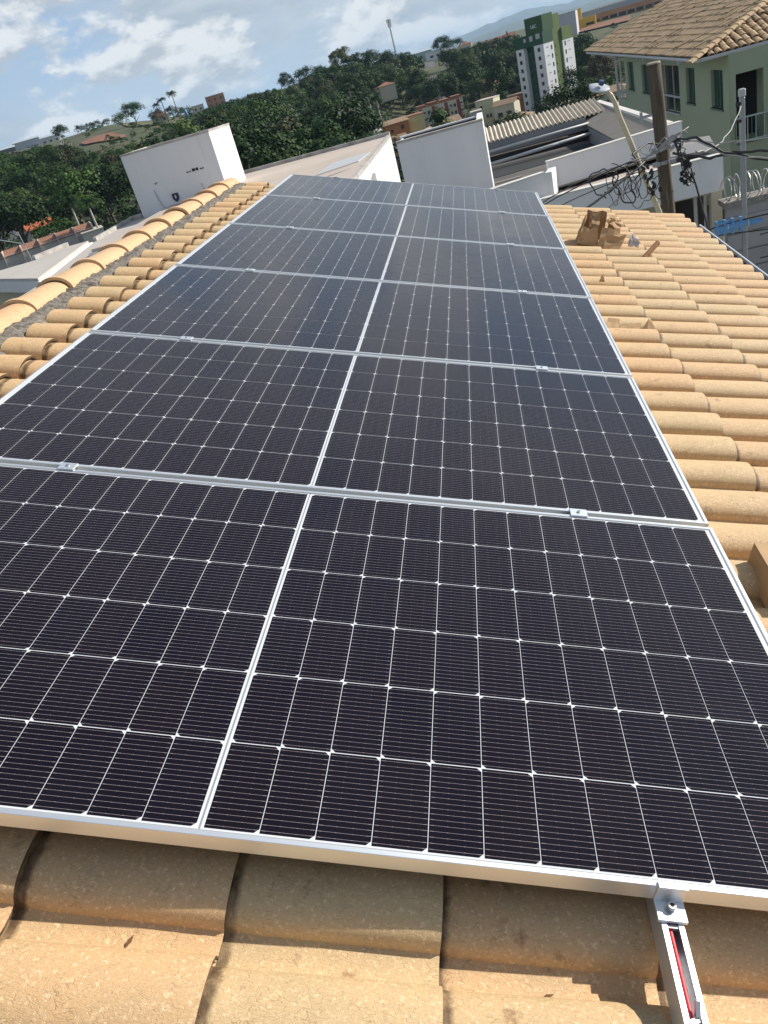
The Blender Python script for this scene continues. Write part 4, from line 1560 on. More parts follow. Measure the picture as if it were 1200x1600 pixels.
def flap(pts, parent, M=CB, th=.006, sub=4, crump=.007, m=M_CARD, name='flap', seed=0):
    """A creased cardboard sheet with thickness, spanned by 4 corners."""
    r_ = random.Random(seed)
    a, c, d, e = [Vector(p) for p in pts]
    nn = (c - a).cross(e - a).normalized()
    rows = []
    for i in range(sub + 1):
        row = []
        for j in range(sub + 1):
            s, t = i / sub, j / sub
            p = a.lerp(c, s).lerp(e.lerp(d, s), t)
            edge = .018 if j == sub and 0 < i < sub else 0
            p = p + nn * r_.uniform(-crump, crump) + (e - a).normalized() * r_.uniform(-edge, edge)
            row.append(p)
        rows.append(row)
    b = MB()
    m_ = sub + 1
    b.loft([[M @ p for p in row] for row in rows])
    o = len(b.v)
    b.add([M @ (p - nn * th) for row in rows for p in row], [tuple(reversed(q)) for q in b.f[:]])
    per = [(i, 0) for i in range(m_)] + [(sub, j) for j in range(1, m_)] + [(i, sub) for i in range(sub - 1, -1, -1)] + [(0, j) for j in range(sub - 1, 0, -1)]
    idx = [i * m_ + j for i, j in per]
    for k in range(len(idx)):
        k2 = (k + 1) % len(idx)
        b.f.append((idx[k], idx[k] + o, idx[k2] + o, idx[k2]))
        b.mi.append(0)
    return b.build(name, m, parent)


flap([(-.17, -.02, 0), (-.15, .16, 0), (-.11, .14, .27), (-.13, .02, .24)], cbx, seed=1, name='side_panel')
flap([(-.17, -.03, 0), (-.02, -.06, -.01), (-.04, -.01, .15), (-.14, .01, .16)], cbx, seed=2, name='front_panel')
flap([(-.035, -.10, -.02), (.13, -.09, -.02), (.175, -.02, .12), (-.01, -.02, .17)], cbx, seed=3, crump=.010)
flap([(-.12, .15, .0), (.05, .17, .0), (.04, .16, .27), (-.11, .14, .29)], cbx, seed=4, name='back_panel', m=M_CARDI)
flap([(.03, .06, .06), (.16, .08, .0), (.14, .10, .20), (.05, .03, .24)], cbx, seed=5, crump=.014)
flap([(-.10, .02, .15), (-.03, .0, .14), (-.02, .09, .28), (-.10, .10, .29)], cbx, seed=6, crump=.012, m=M_CARDI)
flap([(.02, .04, .22), (.10, .00, .15), (.16, .06, .18), (.07, .10, .27)], cbx, seed=7, crump=.010)
b = MB()
b.box((-.16, -.02, -.02), (.15, .15, .0), CB)
b.build('bottom_panel', M_CARDI, cbx)
wrp = ROOF @ T(2.82, 5.25, -.08)
o = flap([(0, 0, 0), (.08, .0, .0), (.07, .04, .06), (.01, .05, .07)], None, wrp, th=.003, crump=.016, m=mat('crumpled film', (0.50, 0.49, 0.48), 0.3), name='plastic_wrap', seed=9)
tag(o, 'crumpled grey plastic wrap at the right side of the torn box', 'plastic wrap')
b = MB()
s0_, s1_ = rp(2.90, 5.04, -.110), rp(3.00, 5.14, -.020)
b.tube([s0_, s0_.lerp(s1_, .5), s1_], [.017, .018, .019], 12)
st = b.build('wooden_stick', mat('stick wood', (0.36, 0.19, 0.08), 0.8, var=(0.27, 0.135, 0.055), vscale=14), smooth=False)
tag(st, 'short round wooden stick lying over the tiles to the right of the torn box', 'stick')
SCR = ROOF @ T(2.44, 3.28, -.10) @ Matrix.Diagonal((1, 1, .65, 1))
for k, (pts, lb_) in enumerate((([(-.10, -.03, 0), (-.03, -.04, -.01), (-.02, .05, .05), (-.08, .05, .05)], 'small torn cardboard scrap touching the panel edge, left of three'),
                                ([(-.05, -.05, -.01), (.07, -.05, -.02), (.09, .03, .045), (.0, .02, .03)], 'flat torn cardboard scrap between the two other scraps'),
                                ([(.08, -.045, -.02), (.18, -.04, -.03), (.13, .02, .075), (.11, .0, .07)], 'folded tent shaped cardboard scrap, right of three on the tiles'))):
    tag(flap(pts, None, SCR, th=.004, crump=.004, sub=3, name='cardboard_scrap', seed=20 + k), lb_, 'cardboard scrap')
o = flap([(0, 0, 0), (.035, .0, 0), (.025, .02, .026), (.012, .02, .026)], None, ROOF @ T(2.45, 4.20, -.095), th=.004, crump=.003, sub=3, name='cardboard_scrap', seed=31)
tag(o, 'tiny folded brown scrap alone on a tile between the box and the other scraps', 'cardboard scrap')
# shallow carton with a hand hole at the right edge
ct = thing('carton', 'shallow cardboard carton with a rectangular hand hole beside the nearest panel', 'carton', ROOF @ T(2.6, 1.0, -.12))
CM = ROOF @ T(2.405, .895, -.125)
b = MB()
w_, d_, h_ = .34, .235, .085
t_ = .006
b.box((0, 0, 0), (t_, d_, h_), CM)
b.box((w_ - t_, 0, 0), (w_, d_, h_), CM)
b.box((t_, 0, 0), (w_ - t_, t_, h_), CM)
b.box((t_, d_ - t_, 0), (w_ - t_, d_, h_), CM)
b.build('side_panel', M_CARD, ct)
b = MB()
b.box((0, 0, h_ + .0005), (.028, d_, h_ + .0055), CM)
b.box((.085, 0, h_ + .0005), (w_, d_, h_ + .0055), CM)
b.box((.0281, 0, h_ + .0005), (.0849, .085, h_ + .0055), CM)
b.box((.0281, .19, h_ + .0005), (.0849, d_, h_ + .0055), CM)
b.build('lid', M_CARD, ct)
b = MB()
b.box((t_ + .001, t_ + .001, .045), (w_ - t_ - .001, d_ - t_ - .001, .05), CM)
b.build('lit_tile_plate', mat('sunlit tile yellow', (0.55, 0.42, 0.24), 0.9, var=(0.46, 0.34, 0.18), vscale=40), ct)  # plate coloured as the sunlit tile seen through the hand hole
for k, (u, v, a) in enumerate(((1.72, -.115, 20), (1.05, -.105, 70), (2.5, 2.35, 40), (2.9, 2.0, 10))):
    b = MB()
    M = ROOF @ T(u, v, -.146 if k < 2 else -.098) @ RZ(a)
    b.add([M @ Vector(p) for p in ((-.010, 0, .002), (0, -.004, .004), (.012, 0, .006), (0, .004, .004), (0, 0, .001))], [(0, 1, 2, 3), (0, 4, 1), (1, 4, 2), (2, 4, 3), (3, 4, 0)])
    tag(b.build('dry_leaf', mat('dry leaf', (0.16, 0.08, 0.03), 0.8)), 'tiny curled dry leaf lying on a roof tile', 'leaf', 'dry leaves on the tiles')

# ================================================================== FAR TOWN
M_TERRA = mat('terracotta roof', (0.33, 0.155, 0.09), 0.9, var=(0.25, 0.11, 0.065), vscale=0.6, detail=7)
M_TAN = mat('tan tiled roof', (0.31, 0.215, 0.13), 0.9, var=(0.23, 0.155, 0.09), vscale=0.7, detail=7)
M_RED = mat('orange red roof', (0.46, 0.13, 0.05), 0.85, var=(0.38, 0.10, 0.04), vscale=0.8)


def building(name, label, cat, xy, yaw, w, d, z0, h, wm, roof='flat', rm=None, rise=1.2, wins=(), side=(), group=None, win_m=None, over=.35):
    """A block: x along the front (which faces -y when yaw is 0), windows recessed in frames as parts."""
    M = T(xy[0], xy[1], z0) @ RZ(yaw)
    t = thing(name, label, cat, M, group)
    b = MB().box((-w / 2, 0, 0), (w / 2, d, h), M)
    b.build('wall', wm, t)
    rm = rm or M_SLABG
    b = MB()
    if roof == 'flat':
        b.box((-w / 2 - .1, -.1, h + .002), (w / 2 + .1, d + .1, h + .22), M)
    elif roof == 'gable':          # ridge along x
        o = over
        pts = [(-o, h - .02), (d / 2, h + rise), (d + o, h - .02), (d / 2, h + rise - .16)]
        x0, x1 = -w / 2 - o, w / 2 + o
        vs = [(x0, y, z) for y, z in pts] + [(x1, y, z) for y, z in pts]
        b.add([M @ Vector(p) for p in vs], [(0, 1, 5, 4), (1, 2, 6, 5), (2, 3, 7, 6), (3, 0, 4, 7), (3, 2, 1, 0), (4, 5, 6, 7)])
        b.add([M @ Vector(p) for p in [(-w / 2, 0, h), (-w / 2, d, h), (-w / 2, d / 2, h + rise - .2), (w / 2, 0, h), (w / 2, d, h), (w / 2, d / 2, h + rise - .2)]], [(0, 1, 2), (5, 4, 3)])
    elif roof == 'shed':           # falls to the front
        o = over
        b.add([M @ Vector(p) for p in [(-w / 2 - o, -o, h - .1), (w / 2 + o, -o, h - .1), (w / 2 + o, d + o, h + rise), (-w / 2 - o, d + o, h + rise),
                                       (-w / 2 - o, -o, h - .25), (w / 2 + o, -o, h - .25), (w / 2 + o, d + o, h + rise - .15), (-w / 2 - o, d + o, h + rise - .15)]],
              [(0, 1, 2, 3), (7, 6, 5, 4), (0, 4, 5, 1), (1, 5, 6, 2), (2, 6, 7, 3), (3, 7, 4, 0)])
        b.add([M @ Vector(p) for p in [(-w / 2, d, h), (w / 2, d, h), (w / 2, d, h + rise - .16), (-w / 2, d, h + rise - .16)]], [(0, 1, 2, 3)])
    elif roof == 'hip':
        o = over
        k = min(w, d) / 2 + o
        vs = [(-w / 2 - o, -o, h), (w / 2 + o, -o, h), (w / 2 + o, d + o, h), (-w / 2 - o, d + o, h)]
        if w >= d:
            vs += [(-w / 2 - o + k, d / 2, h + rise), (w / 2 + o - k, d / 2, h + rise)]
            fs = [(0, 1, 5, 4), (1, 2, 5), (2, 3, 4, 5), (3, 0, 4), (3, 2, 1, 0)]
        else:
            vs += [(0, -o + k, h + rise), (0, d + o - k, h + rise)]
            fs = [(0, 1, 4), (1, 2, 5, 4), (2, 3, 5), (3, 0, 4, 5), (3, 2, 1, 0)]
        b.add([M @ Vector(p) for p in vs], fs)
    b.build('roof', rm, t)
    for x, z, ww, hh in wins:
        b = MB().box((x - ww / 2, -.05, z), (x + ww / 2, -.002, z + hh), M)
        b.build('window', win_m or M_GLASS, t)
    for y, z, ww, hh in side:
        b = MB().box((w / 2 + .002, y - ww / 2, z), (w / 2 + .05, y + ww / 2, z + hh), M)
        b.build('window', win_m or M_GLASS, t)
    return t, M


# ---- green and white tower
TWX, TWY, TWZ = 24.4, 256.2, -15.5
TM = T(TWX, TWY, TWZ) @ RZ(-45)          # local -x: along the front-left face, +y: along the right face
tw = thing('apartment_tower', 'green and white apartment tower with a dark green crown', 'apartment tower', TM)
M_TWW = mat('tower white', (0.78, 0.78, 0.78), 0.85, var=(0.70, 0.70, 0.71), vscale=0.3)
M_TWD = mat('tower dark green', (0.012, 0.085, 0.040), 0.7, var=(0.010, 0.06, 0.03), vscale=0.4)
M_TWO = mat('tower olive green', (0.12, 0.17, 0.045), 0.75, var=(0.09, 0.13, 0.035), vscale=0.4)
M_TWM = mat('tower moss green', (0.030, 0.085, 0.028), 0.75)
LA, LB = 10.4, 13.1
HB, HT = 18.4, 21.4                         # heights above the base of the crown band
b = MB()
b.box((-LA, .15, 0), (-LA * .72, 5.0, HB), TM)
b.box((-LA * .34, 0, 0), (0, LB * .33, HB), TM)
b.box((-4.2, LB * .64, 1.2), (.02, LB, HB - .6), TM)
b.build('wall', M_TWW, tw)
b = MB()
b.box((-LA * .72, 1.6, 0), (-LA * .34, 5.0, HB), TM)
b.box((-LA - .06, .08, HB + .002), (-LA * .34, 5.0, HT), TM)
b.box((-LA * .34 + .002, -.06, HB + .002), (.06, LB * .33, HT), TM)
b.build('green_wall', M_TWD, tw)
b = MB()
b.box((-3.4, LB * .332, 0), (-.35, LB * .638, HT + 3.4), TM)
b.box((-4.25, LB * .639, HB - .598), (.06, LB + .05, HT - .4), TM)
b.build('olive_wall', M_TWO, tw)
b = MB()
b.box((-6.3, .6, HT + .002), (-.02, LB * .33 + .9, HT + 4.0), TM)
b.build('penthouse', M_TWM, tw)
FLP = 2.16
for k in range(8):
    z = HB - 1.75 - k * FLP
    for x, y in ((-LA * .86, .15), (-LA * .17, 0.0)):
        b = MB().box((x - .48, y - .06, z), (x + .48, y - .002, z + 1.05), TM)
        w_ = b.build('window', M_FRAMEG, tw)
        for dx in (-.23, .23):
            b = MB().box((x + dx - .2, y - .09, z + .06), (x + dx + .2, y - .062, z + .99), TM)
            b.build('pane', M_GLASS, w_)
    b = MB().box((-LA * .72 + .5, 1.2, z - .6), (-LA * .36, 1.598, z + .25), TM)
    b.build('balcony', M_TWD, tw)
    for x in (-LA * .64, -LA * .46):
        b = MB().box((x - .4, 1.55, z + .3), (x + .4, 1.597, z + 1.1), TM)
        b.build('window', M_GLASS, tw)
    if k < 8:
        b = MB().box((.002, LB * .26 - .2, z - .2), (.06, LB * .26 + .2, z + .9), TM)
        b.build('window', M_GLASS, tw)
        b = MB().box((.022, LB * .72 - .2, z - .3), (.08, LB * .72 + .2, z + .8), TM)
        b.build('window', M_GLASS, tw)
        for yy in (LB * .10, LB * .14):
            b = MB().box((.002, yy - .09, z + .5), (.05, yy + .09, z + .75), TM)
            b.build('vent', M_GLASS, tw)
        for yy in (LB * .82, LB * .87):
            b = MB().box((.022, yy - .09, z + .4), (.07, yy + .09, z + .65), TM)
            b.build('vent', M_GLASS, tw)
        b = MB().box((-.348, LB * .42 - .12, z), (-.30, LB * .42 + .12, z + .4), TM)
        b.build('vent', M_GLASS, tw)
for x, z, ww, hh in ((-6.6, HT - 1.6, .8, .9), (-4.0, HT - 1.7, 1.6, 1.3), (-1.6, HT - 1.5, 1.5, 1.3)):
    b = MB().box((x - ww / 2, -.12 if x > -3.5 else .02, z), (x + ww / 2, -.062 if x > -3.5 else .078, z + hh), TM)
    b.build('window', M_FRAMEG, tw)


def text_mesh(s, size):
    c = bpy.data.curves.new('txt', 'FONT')
    c.body, c.size, c.extrude, c.align_x = s, size, .03, 'CENTER'
    o = bpy.data.objects.new('txt', c)
    COL.objects.link(o)
    dg = bpy.context.evaluated_depsgraph_get()
    me = bpy.data.meshes.new_from_object(o.evaluated_get(dg))
    bpy.data.objects.remove(o)
    return me


me = text_mesh('L&C', 1.25)
me.materials.clear()
me.materials.append(M_TWW)
put('sign_lettering', me, tw, TM @ T(-3.2, .55, HT + 1.3) @ Matrix.Rotation(R(90), 4, 'X'))
b = MB().box((-3.5, .52, HT + 2.6), (-2.9, .598, HT + 3.2), TM)
b.build('sign_emblem', M_TWO, tw)
building('annex_hall', 'low grey white hall at the foot of the tower', 'building', (28.6, 252.5), 45, 7, 4, -15.5, 2.6, M_TWW, 'flat', wins=[(x, .9, 1.2, .9) for x in (-2.4, -.8, .8, 2.4)])

# ---- coloured apartment row
ap, APM = building('apartment_row', 'row of cream and red apartments with stepped terracotta roofs', 'apartments', (-8.4, 298.9), 8, 15.9, 7, -15, 8.2, mat('cream paint', (0.60, 0.55, 0.42), 0.85),
                   'flat', M_TERRA, wins=[(x, z, .8, 1.0) for z in (1.6, 3.7, 5.9) for x in (-5.6, -4.2, -.9, .5, 3.6, 5.0, 7.3)])
for x in (-6.9, -2.4, 2.1, 6.3):
    MB().box((x - .55, -.10, .2), (x + .55, -.06, 8.0), APM).build('red_panel', mat('brick red paint', (0.30, 0.06, 0.035), 0.85), ap)
    for z in (1.3, 3.4, 5.6):
        MB().box((x + .6, -.75, z), (x + 1.5, -.06, z + .75), APM).build('balcony', M_FRAMEG, ap)
for k in range(4):
    x0 = -8.1 + k * 4.1
    MB().box((x0, .5, 8.43), (x0 + 3.3, 5, 9.0 + .2 * (k % 2)), APM).build('roof_step', M_TERRA, ap)
building('orange_house', 'orange walled house with a tan tiled roof left of the apartments', 'house', (-18.1, 228.3), 12, 6.4, 6, -11.0, 6.2, mat('orange paint', (0.50, 0.20, 0.075), 0.85, var=(0.42, 0.16, 0.06), vscale=.7), 'shed', M_TAN, .7,
         wins=[(1.4, 4.3, .9, 1.0), (-1.6, 4.0, .8, .8)])
building('yellow_house', 'pale yellow green blank walled house before the apartment row', 'house', (-13.4, 232.5), 6, 4.8, 6, -11.5, 6.9, mat('pale lime paint', (0.52, 0.50, 0.25), 0.85, var=(0.45, 0.44, 0.22), vscale=.6), 'flat', M_TERRA)
for k, (x, y, w, z, h, lb_, rm, wm) in enumerate(((-15.4, 188.0, 5.2, -10, 5.0, 'tan roofed house low before the orange house', M_TAN, M_CREAMW), (-10.4, 190, 4.6, -10, 4.4, 'tan gabled house just left of a white gable', M_TAN, M_WHITE),
                                                  (-3.2, 196, 5.0, -10, 5.2, 'tan roofed house behind the pale box wall', M_TAN, M_CREAMW))):
    building('house', lb_, 'house', (x, y), 18, w, 5, z - 1.3, h, wm, 'gable', rm, 1.3, wins=[(-1.2, 2.6, .8, .9), (1.2, 2.6, .8, .9)])
building('gabled_house', 'white gabled house with a bare wall below the apartment row', 'house', (-6.4, 184.0), 80, 5, 3.8, -9.5, 3.7, M_WHITE, 'gable', M_TAN, 1.0)
building('blue_house', 'narrow pale blue wall between the flat roofs', 'house', (-12.2, 148.6), 5, 3.4, 5, -9.5, 5.9, mat('pale blue paint', (0.30, 0.42, 0.52), 0.85), 'flat', wins=[(.3, 4.2, .7, .9)])
building('white_house', 'long low white house at the edge of the trees', 'house', (-22.1, 187.7), 8, 7.6, 6, -8.5, 5.3, M_WHITE, 'hip', M_SLABG, .7, wins=[(x, 3.2, .5, .8) for x in (-.6, .3, 1.3, 2.2)])
building('cream_house', 'cream house with an olive side beside the dark tree', 'house', (5.3, 229.2), -22, 5.0, 5, -13.5, 8.1, mat('cream yellow paint', (0.55, 0.52, 0.35), 0.85), 'flat', M_SLAB, wins=[(.4, 3.9, .6, .9), (1.3, 3.9, .6, .9), (-1, 6.2, .7, .8)])
building('grey_house', 'grey blank walled block beside the cream house', 'house', (2.8, 219.2), 0, 2.8, 4, -13, 6.2, mat('grey render', (0.36, 0.37, 0.40), 0.9), 'flat')
building('veranda_house', 'two storey house with tan tiled verandas left of the tower', 'house', (9.8, 222.0), -20, 5.4, 5, -14, 7.0, M_CREAMW, 'gable', M_TAN, 1.0, wins=[(-1.2, 4.2, 1.2, 1.1), (1.2, 4.2, 1.2, 1.1), (0, 1.5, 1.5, 1.2)])
building('tan_roof_house', 'house under a broad tan tiled roof below the tower', 'house', (10.6, 199.0), -10, 8.4, 6, -14.5, 5.5, M_CREAMW, 'hip', M_TAN, 1.1, wins=[(-2, 3.2, 1.2, 1.2), (1.8, 3.2, 1.2, 1.2)])
building('brown_house', 'brown red house right behind the left side of the tower', 'house', (14.3, 248.9), 0, 4.4, 5, -15, 7.6, mat('brown red paint', (0.20, 0.085, 0.055), 0.9), 'flat', M_TAN)
building('terracotta_house', 'red roofed house with a yellow gable among the trees', 'house', (8.6, 329.1), -22, 5.8, 6, -12.5, 6.3, mat('yellow cream paint', (0.50, 0.42, 0.22), 0.85), 'gable', M_TERRA, 1.5, wins=[(.5, 4, 1.1, 1.0)])
building('woodland_house', 'dark red roof showing between the trees under the mast', 'house', (-27.1, 326.0), 10, 6.2, 6, -2.8, 5.2, M_CREAMW, 'hip', M_TERRA, 1.1)
building('forest_house', 'pale house half hidden by palms in the woodland', 'house', (-32.4, 236.8), 20, 5, 5, -7.5, 7.8, mat('faded pink wall', (0.40, 0.30, 0.26), 0.9), 'gable', M_TAN, 1.2, wins=[(-1, 5.4, .9, 1.0), (1.2, 5.4, .9, 1.0)])
for k, (x, y, w, d, z, h, lb_, rm) in enumerate(((27.4, 205.0, 6, 6, -12.5, 4.4, 'flat roofed beige house right of the tower', M_SLAB), (31.6, 190.0, 9, 8, -12, 4.0, 'wide tan roofed house right of the tower', M_TAN),
                                                 (22.5, 150.0, 8, 6, -10.5, 3.6, 'beige roof just above the white coping below the tower', M_SLAB), (24.4, 118, 6.5, 6, -8.5, 5.4, 'low tan roofed house behind the street lamp', M_TAN))):
    building('house', lb_, 'house', (x, y), -12, w, d, z, h, M_CREAMW, 'hip' if rm is M_TAN else 'flat', rm, 1.0, wins=[(-1.5, 1.6, 1, 1.1), (1.5, 1.6, 1, 1.1)])
building('road_wall_house', 'grey wall at the foot of the climbing road', 'wall', (-3.0, 322), 12, 5.0, 3, -13, 9.0, mat('grey violet wall', (0.30, 0.29, 0.31), 0.9), 'flat')

# ---- far ridge
t_, M_ = building('factory_hall', 'long orange and grey factory hall on the far right hill', 'factory', (90, 511), -14, 46, 14, -1.0, 5.0, mat('salmon paint', (0.50, 0.27, 0.14), 0.85, var=(0.44, 0.23, 0.12), vscale=.2), 'flat', M_FRAMEG,
                  wins=[(-18 + 4.6 * i, 1.0, 3.6, 1.6) for i in range(9)])
MB().box((-23, .5, 5.23), (23, 13, 7.4), M_).build('upper_wall', mat('blue grey sheet', (0.34, 0.36, 0.40), 0.6), t_)
building('yellow_block', 'yellow wall block at the left end of the factory', 'building', (68.3, 494.7), -10, 11, 5, -2, 5.6, mat('yellow paint', (0.62, 0.40, 0.05), 0.8), 'flat', mat('yellow paint', (0.6, .4, .05)), wins=[(2.5, 2.2, 4, 1.2)])
building('yellow_tower', 'slim yellow tower at the end of the factory hall', 'tower', (67.0, 505), -10, 2.2, 2.2, -1, 9.6, MATS['yellow paint'], 'flat', MATS['yellow paint'])
building('grey_hall', 'pale grey windowless hall right behind the tower', 'building', (54.5, 466.3), -14, 11.5, 9, -3, 11.4, mat('grey mauve sheet', (0.50, 0.48, 0.50), 0.8), 'flat', M_FRAMEG)
building('red_roof_house', 'red roofed house on the skyline above the trees', 'house', (4.7, 599.2), -4, 9, 8, 2.5, 4.8, M_CREAMW, 'hip', M_TERRA, 2.0, wins=[(-2, 2, 1.5, 1.3), (2, 2, 1.5, 1.3)])
for k in range(4):
    building('row_house', ('red roofed house leftmost in the far row beside the conifer', 'second red roofed house in the far row', 'third red roofed house in the far row', 'red roofed house rightmost in the far row beside the tower')[k], 'house',
             (12.6 + 5.0 * k, 480 - k), -8, 4.6, 6, -2.5, 7.0 + .35 * k, (M_WHITE, M_CREAMW)[k % 2], 'gable', M_TERRA, 1.7, wins=[(-1, 4.6, .9, 1.1), (1, 4.6, .9, 1.1)])
building('blue_hall', 'pale blue green hall on the skyline beside the climbing road', 'building', (-24.2, 598.6), 8, 14, 10, 4, 6.4, mat('blue green sheet', (0.30, 0.40, 0.42), 0.7), 'shed', mat('pale steel roof', (0.42, 0.48, 0.52), 0.5), 1.3)
building('white_shop', 'white house at the top of the climbing road', 'house', (-14.5, 560), 5, 10, 7, 3, 6.0, M_WHITE, 'flat', wins=[(-2, 2.5, 2, 1.2), (2, 2.5, 2, 1.2)])
for k, (x, y, w, z, h, lb_, wm) in enumerate(((-292, 523.2, 12, 19.5, 4.0, 'dark low shed at the left end of the hilltop works', mat('dark sheet', (0.10, 0.10, 0.11), 0.7)),
                                              (-288.9, 546.8, 17.5, 19.2, 6.4, 'big grey hall of the hilltop works on the left', mat('blue grey hall', (0.36, 0.39, 0.42), 0.6)),
                                              (-266, 535, 12, 19.2, 4.4, 'low pale hall at the right end of the hilltop works', mat('pale hall', (0.46, 0.46, 0.46), 0.7)))):
    building('hilltop_hall', lb_, 'factory', (x, y), 30, w, 9, z, h, wm, 'gable', mat('pale steel roof', (0.42, 0.48, 0.52), 0.5), 1.2, wins=[(-w / 3, 1, 1.6, 1.4), (0, 1, 1.6, 1.4), (w / 3, 1, 1.6, 1.4)])
building('retaining_wall', 'long low white wall under the hilltop works', 'wall', (-262, 500), 32, 26, 1.2, 16.8, 2.6, M_WHITE, 'flat')
building('hill_house', 'little house with a dark red roof below the palms on the left hill', 'house', (-133.7, 378), 22, 7.3, 6, 11.2, 3.4, M_CREAMW, 'hip', M_TERRA, 1.5, wins=[(-1.6, 1.2, 1.2, 1.2), (1.6, 1.2, 1.2, 1.2)])
building('brick_flats', 'unfinished brick flats on the skyline above the woodland', 'building', (-141, 498), 16, 11, 8, 10, 8.6, mat('bare brick', (0.40, 0.20, 0.12), 0.9, var=(0.34, 0.17, 0.10), vscale=.5), 'flat', wins=[(x, z, 1.2, 1.2) for x in (-3.5, 0, 3.5) for z in (3.4, 6.0)])
building('grey_flats', 'grey concrete block left of the brick flats on the skyline', 'building', (-151.5, 494), 16, 7, 7, 10, 6.0, M_CREAMW, 'flat', wins=[(-1.5, 3.5, 1.2, 1.1), (1.5, 3.5, 1.2, 1.1)])
wt = thing('water_tank', 'slim blue and white water tank on a column on the left hill', 'water tank', (-100.4, 313, 5.5))
MB().tube([(-100.4, 313, 5), (-100.4, 313, 10.2)], .45, 12).build('column', M_WHITE, wt, smooth=True)
MB().tube([(-100.4, 313, 10.21), (-100.4, 313, 12.9), (-100.4, 313, 13.3)], [.62, .62, .2], 14).build('tank', mat('blue tank', (0.10, 0.22, 0.36), 0.6), wt, smooth=True)
building('red_roof_cabin', 'cabin with a bright orange red roof among the left trees', 'house', (-88.6, 160.6), 42, 5.4, 5.0, -5.6, 3.6, M_CREAMW, 'gable', M_RED, 1.4)
building('cabin_wing', 'small wing with an orange red roof joined to the cabin', 'house', (-86.2, 157.2), -48, 3.6, 4.0, -5.6, 3.2, M_CREAMW, 'gable', M_RED, 1.1)
building('pale_shed', 'pale shed at the left picture edge among trees', 'shed', (-101, 168), 30, 4, 3, -5.2, 3.7, M_WHITE, 'flat')

# ---- terrace of townhouses
TL_ = ('leftmost grey townhouse with an orange roof', 'second grey townhouse from the left', 'third grey townhouse from the left, under a white aerial', 'fourth grey townhouse from the left', 'fifth grey townhouse, next to the last one', 'last townhouse of the terrace, by the blank gable block')
M_TH = mat('grey townhouse wall', (0.42, 0.40, 0.39), 0.9, var=(0.36, 0.345, 0.335), vscale=1)
M_THC = mat('townhouse coping', (0.54, 0.51, 0.46), 0.9)
for k in range(6):
    x, y = -74.0 + 2.5 * k, 117.1 + 1.42 * k
    t_, M_ = building('townhouse', TL_[k], 'house', (x, y), 29.5, 2.7, 4.4, -9.6, 7.7 + .06 * k, M_TH, 'shed', M_TERRA, .55,
                      wins=[(-.75, 4.6, .55, 1.3), (.55, 4.6, .7, 1.5), (-.7, 1.9, .6, 1.2), (.6, 1.9, .7, 1.2)], over=.05)
    MB().box((1.36, -.35, 0), (1.50, 4.6, 8.35 + .06 * k), M_).build('party_wall', M_THC, t_)
building('gable_block', 'blank pale grey gable block closing the terrace', 'building', (-59.4, 122.6), 28, 3.4, 5, -8.4, 6.3, M_THC, 'flat')
an = thing('aerial', 'thin white television aerial standing before the terrace', 'aerial', (-56.5, 97, 0))
MB().tube([(-56.0, 97, -5), (-56.3, 97, 2.4)], .05, 6).build('mast', M_FRAMEG, an)
MB().tube([(-59.6, 97, 2.2), (-55.8, 97, .7)], .07, 6).build('boom', M_FRAMEG, an)

# ---- lattice mast
ms = thing('radio_mast', 'tall slim lattice radio mast with antennas above the woodland', 'radio mast', (-27.7, 415.2, 1.0))
b = MB()
L0, L1 = Vector((-27.4, 415.2, -1.0)), Vector((-27.95, 415.2, 26.0))
cor = [(.42 * math.cos(a), .42 * math.sin(a)) for a in (0.5, 2.6, 4.7)]
for cx_, cy_ in cor:
    b.tube([L0 + Vector((cx_, cy_, 0)), L1 + Vector((cx_ * .55, cy_ * .55, 0))], .085, 5)
for k in range(22):
    for q in range(3):
        t0, t1 = k / 22, (k + 1) / 22
        c0, c1_ = cor[q], cor[(q + 1) % 3]
        f0, f1 = 1 - .45 * t0, 1 - .45 * t1
        b.tube([L0.lerp(L1, t0) + Vector((c0[0] * f0, c0[1] * f0, 0)), L0.lerp(L1, t1) + Vector((c1_[0] * f1, c1_[1] * f1, 0))], .045, 4)
b.build('lattice', mat('mast steel', (0.30, 0.29, 0.29), 0.6), ms)
for z, n_, rr_ in ((25.2, 4, .8), (23.6, 3, .7)):
    for q in range(n_):
        a = q * 2 * math.pi / n_ + .4
        c = L0.lerp(L1, (z + 1) / 27) + Vector((rr_ * math.cos(a), rr_ * math.sin(a), 0))
        MB().box((-.16, -.10, -.75), (.16, .10, .75), T(*c) @ RZ(math.degrees(a))).build('antenna', MATS['mast steel'], ms)

# ================================================================== TREES
def leaf_material(name, c1, c2):
    m = bpy.data.materials.new(name)
    m.use_nodes = True
    n, l = m.node_tree.nodes, m.node_tree.links
    b = n['Principled BSDF']
    at_ = n.new('ShaderNodeAttribute')
    at_.attribute_name = 'tone'
    oi = n.new('ShaderNodeObjectInfo')
    mx = n.new('ShaderNodeMix')
    mx.data_type = 'RGBA'
    mx.inputs[6].default_value = (*c1, 1)
    mx.inputs[7].default_value = (*c2, 1)
    l.new(at_.outputs['Fac'], mx.inputs[0])
    hs = n.new('ShaderNodeHueSaturation')
    mr = n.new('ShaderNodeMapRange')
    mr.inputs[3].default_value, mr.inputs[4].default_value = .60, 1.15
    l.new(oi.outputs['Random'], mr.inputs[0])
    l.new(mr.outputs[0], hs.inputs['Value'])
    l.new(mx.outputs[2], hs.inputs['Color'])
    l.new(hs.outputs[0], b.inputs['Base Color'])
    b.inputs['Roughness'].default_value = 0.6
    b.inputs['Specular IOR Level'].default_value = 0.12
    return m


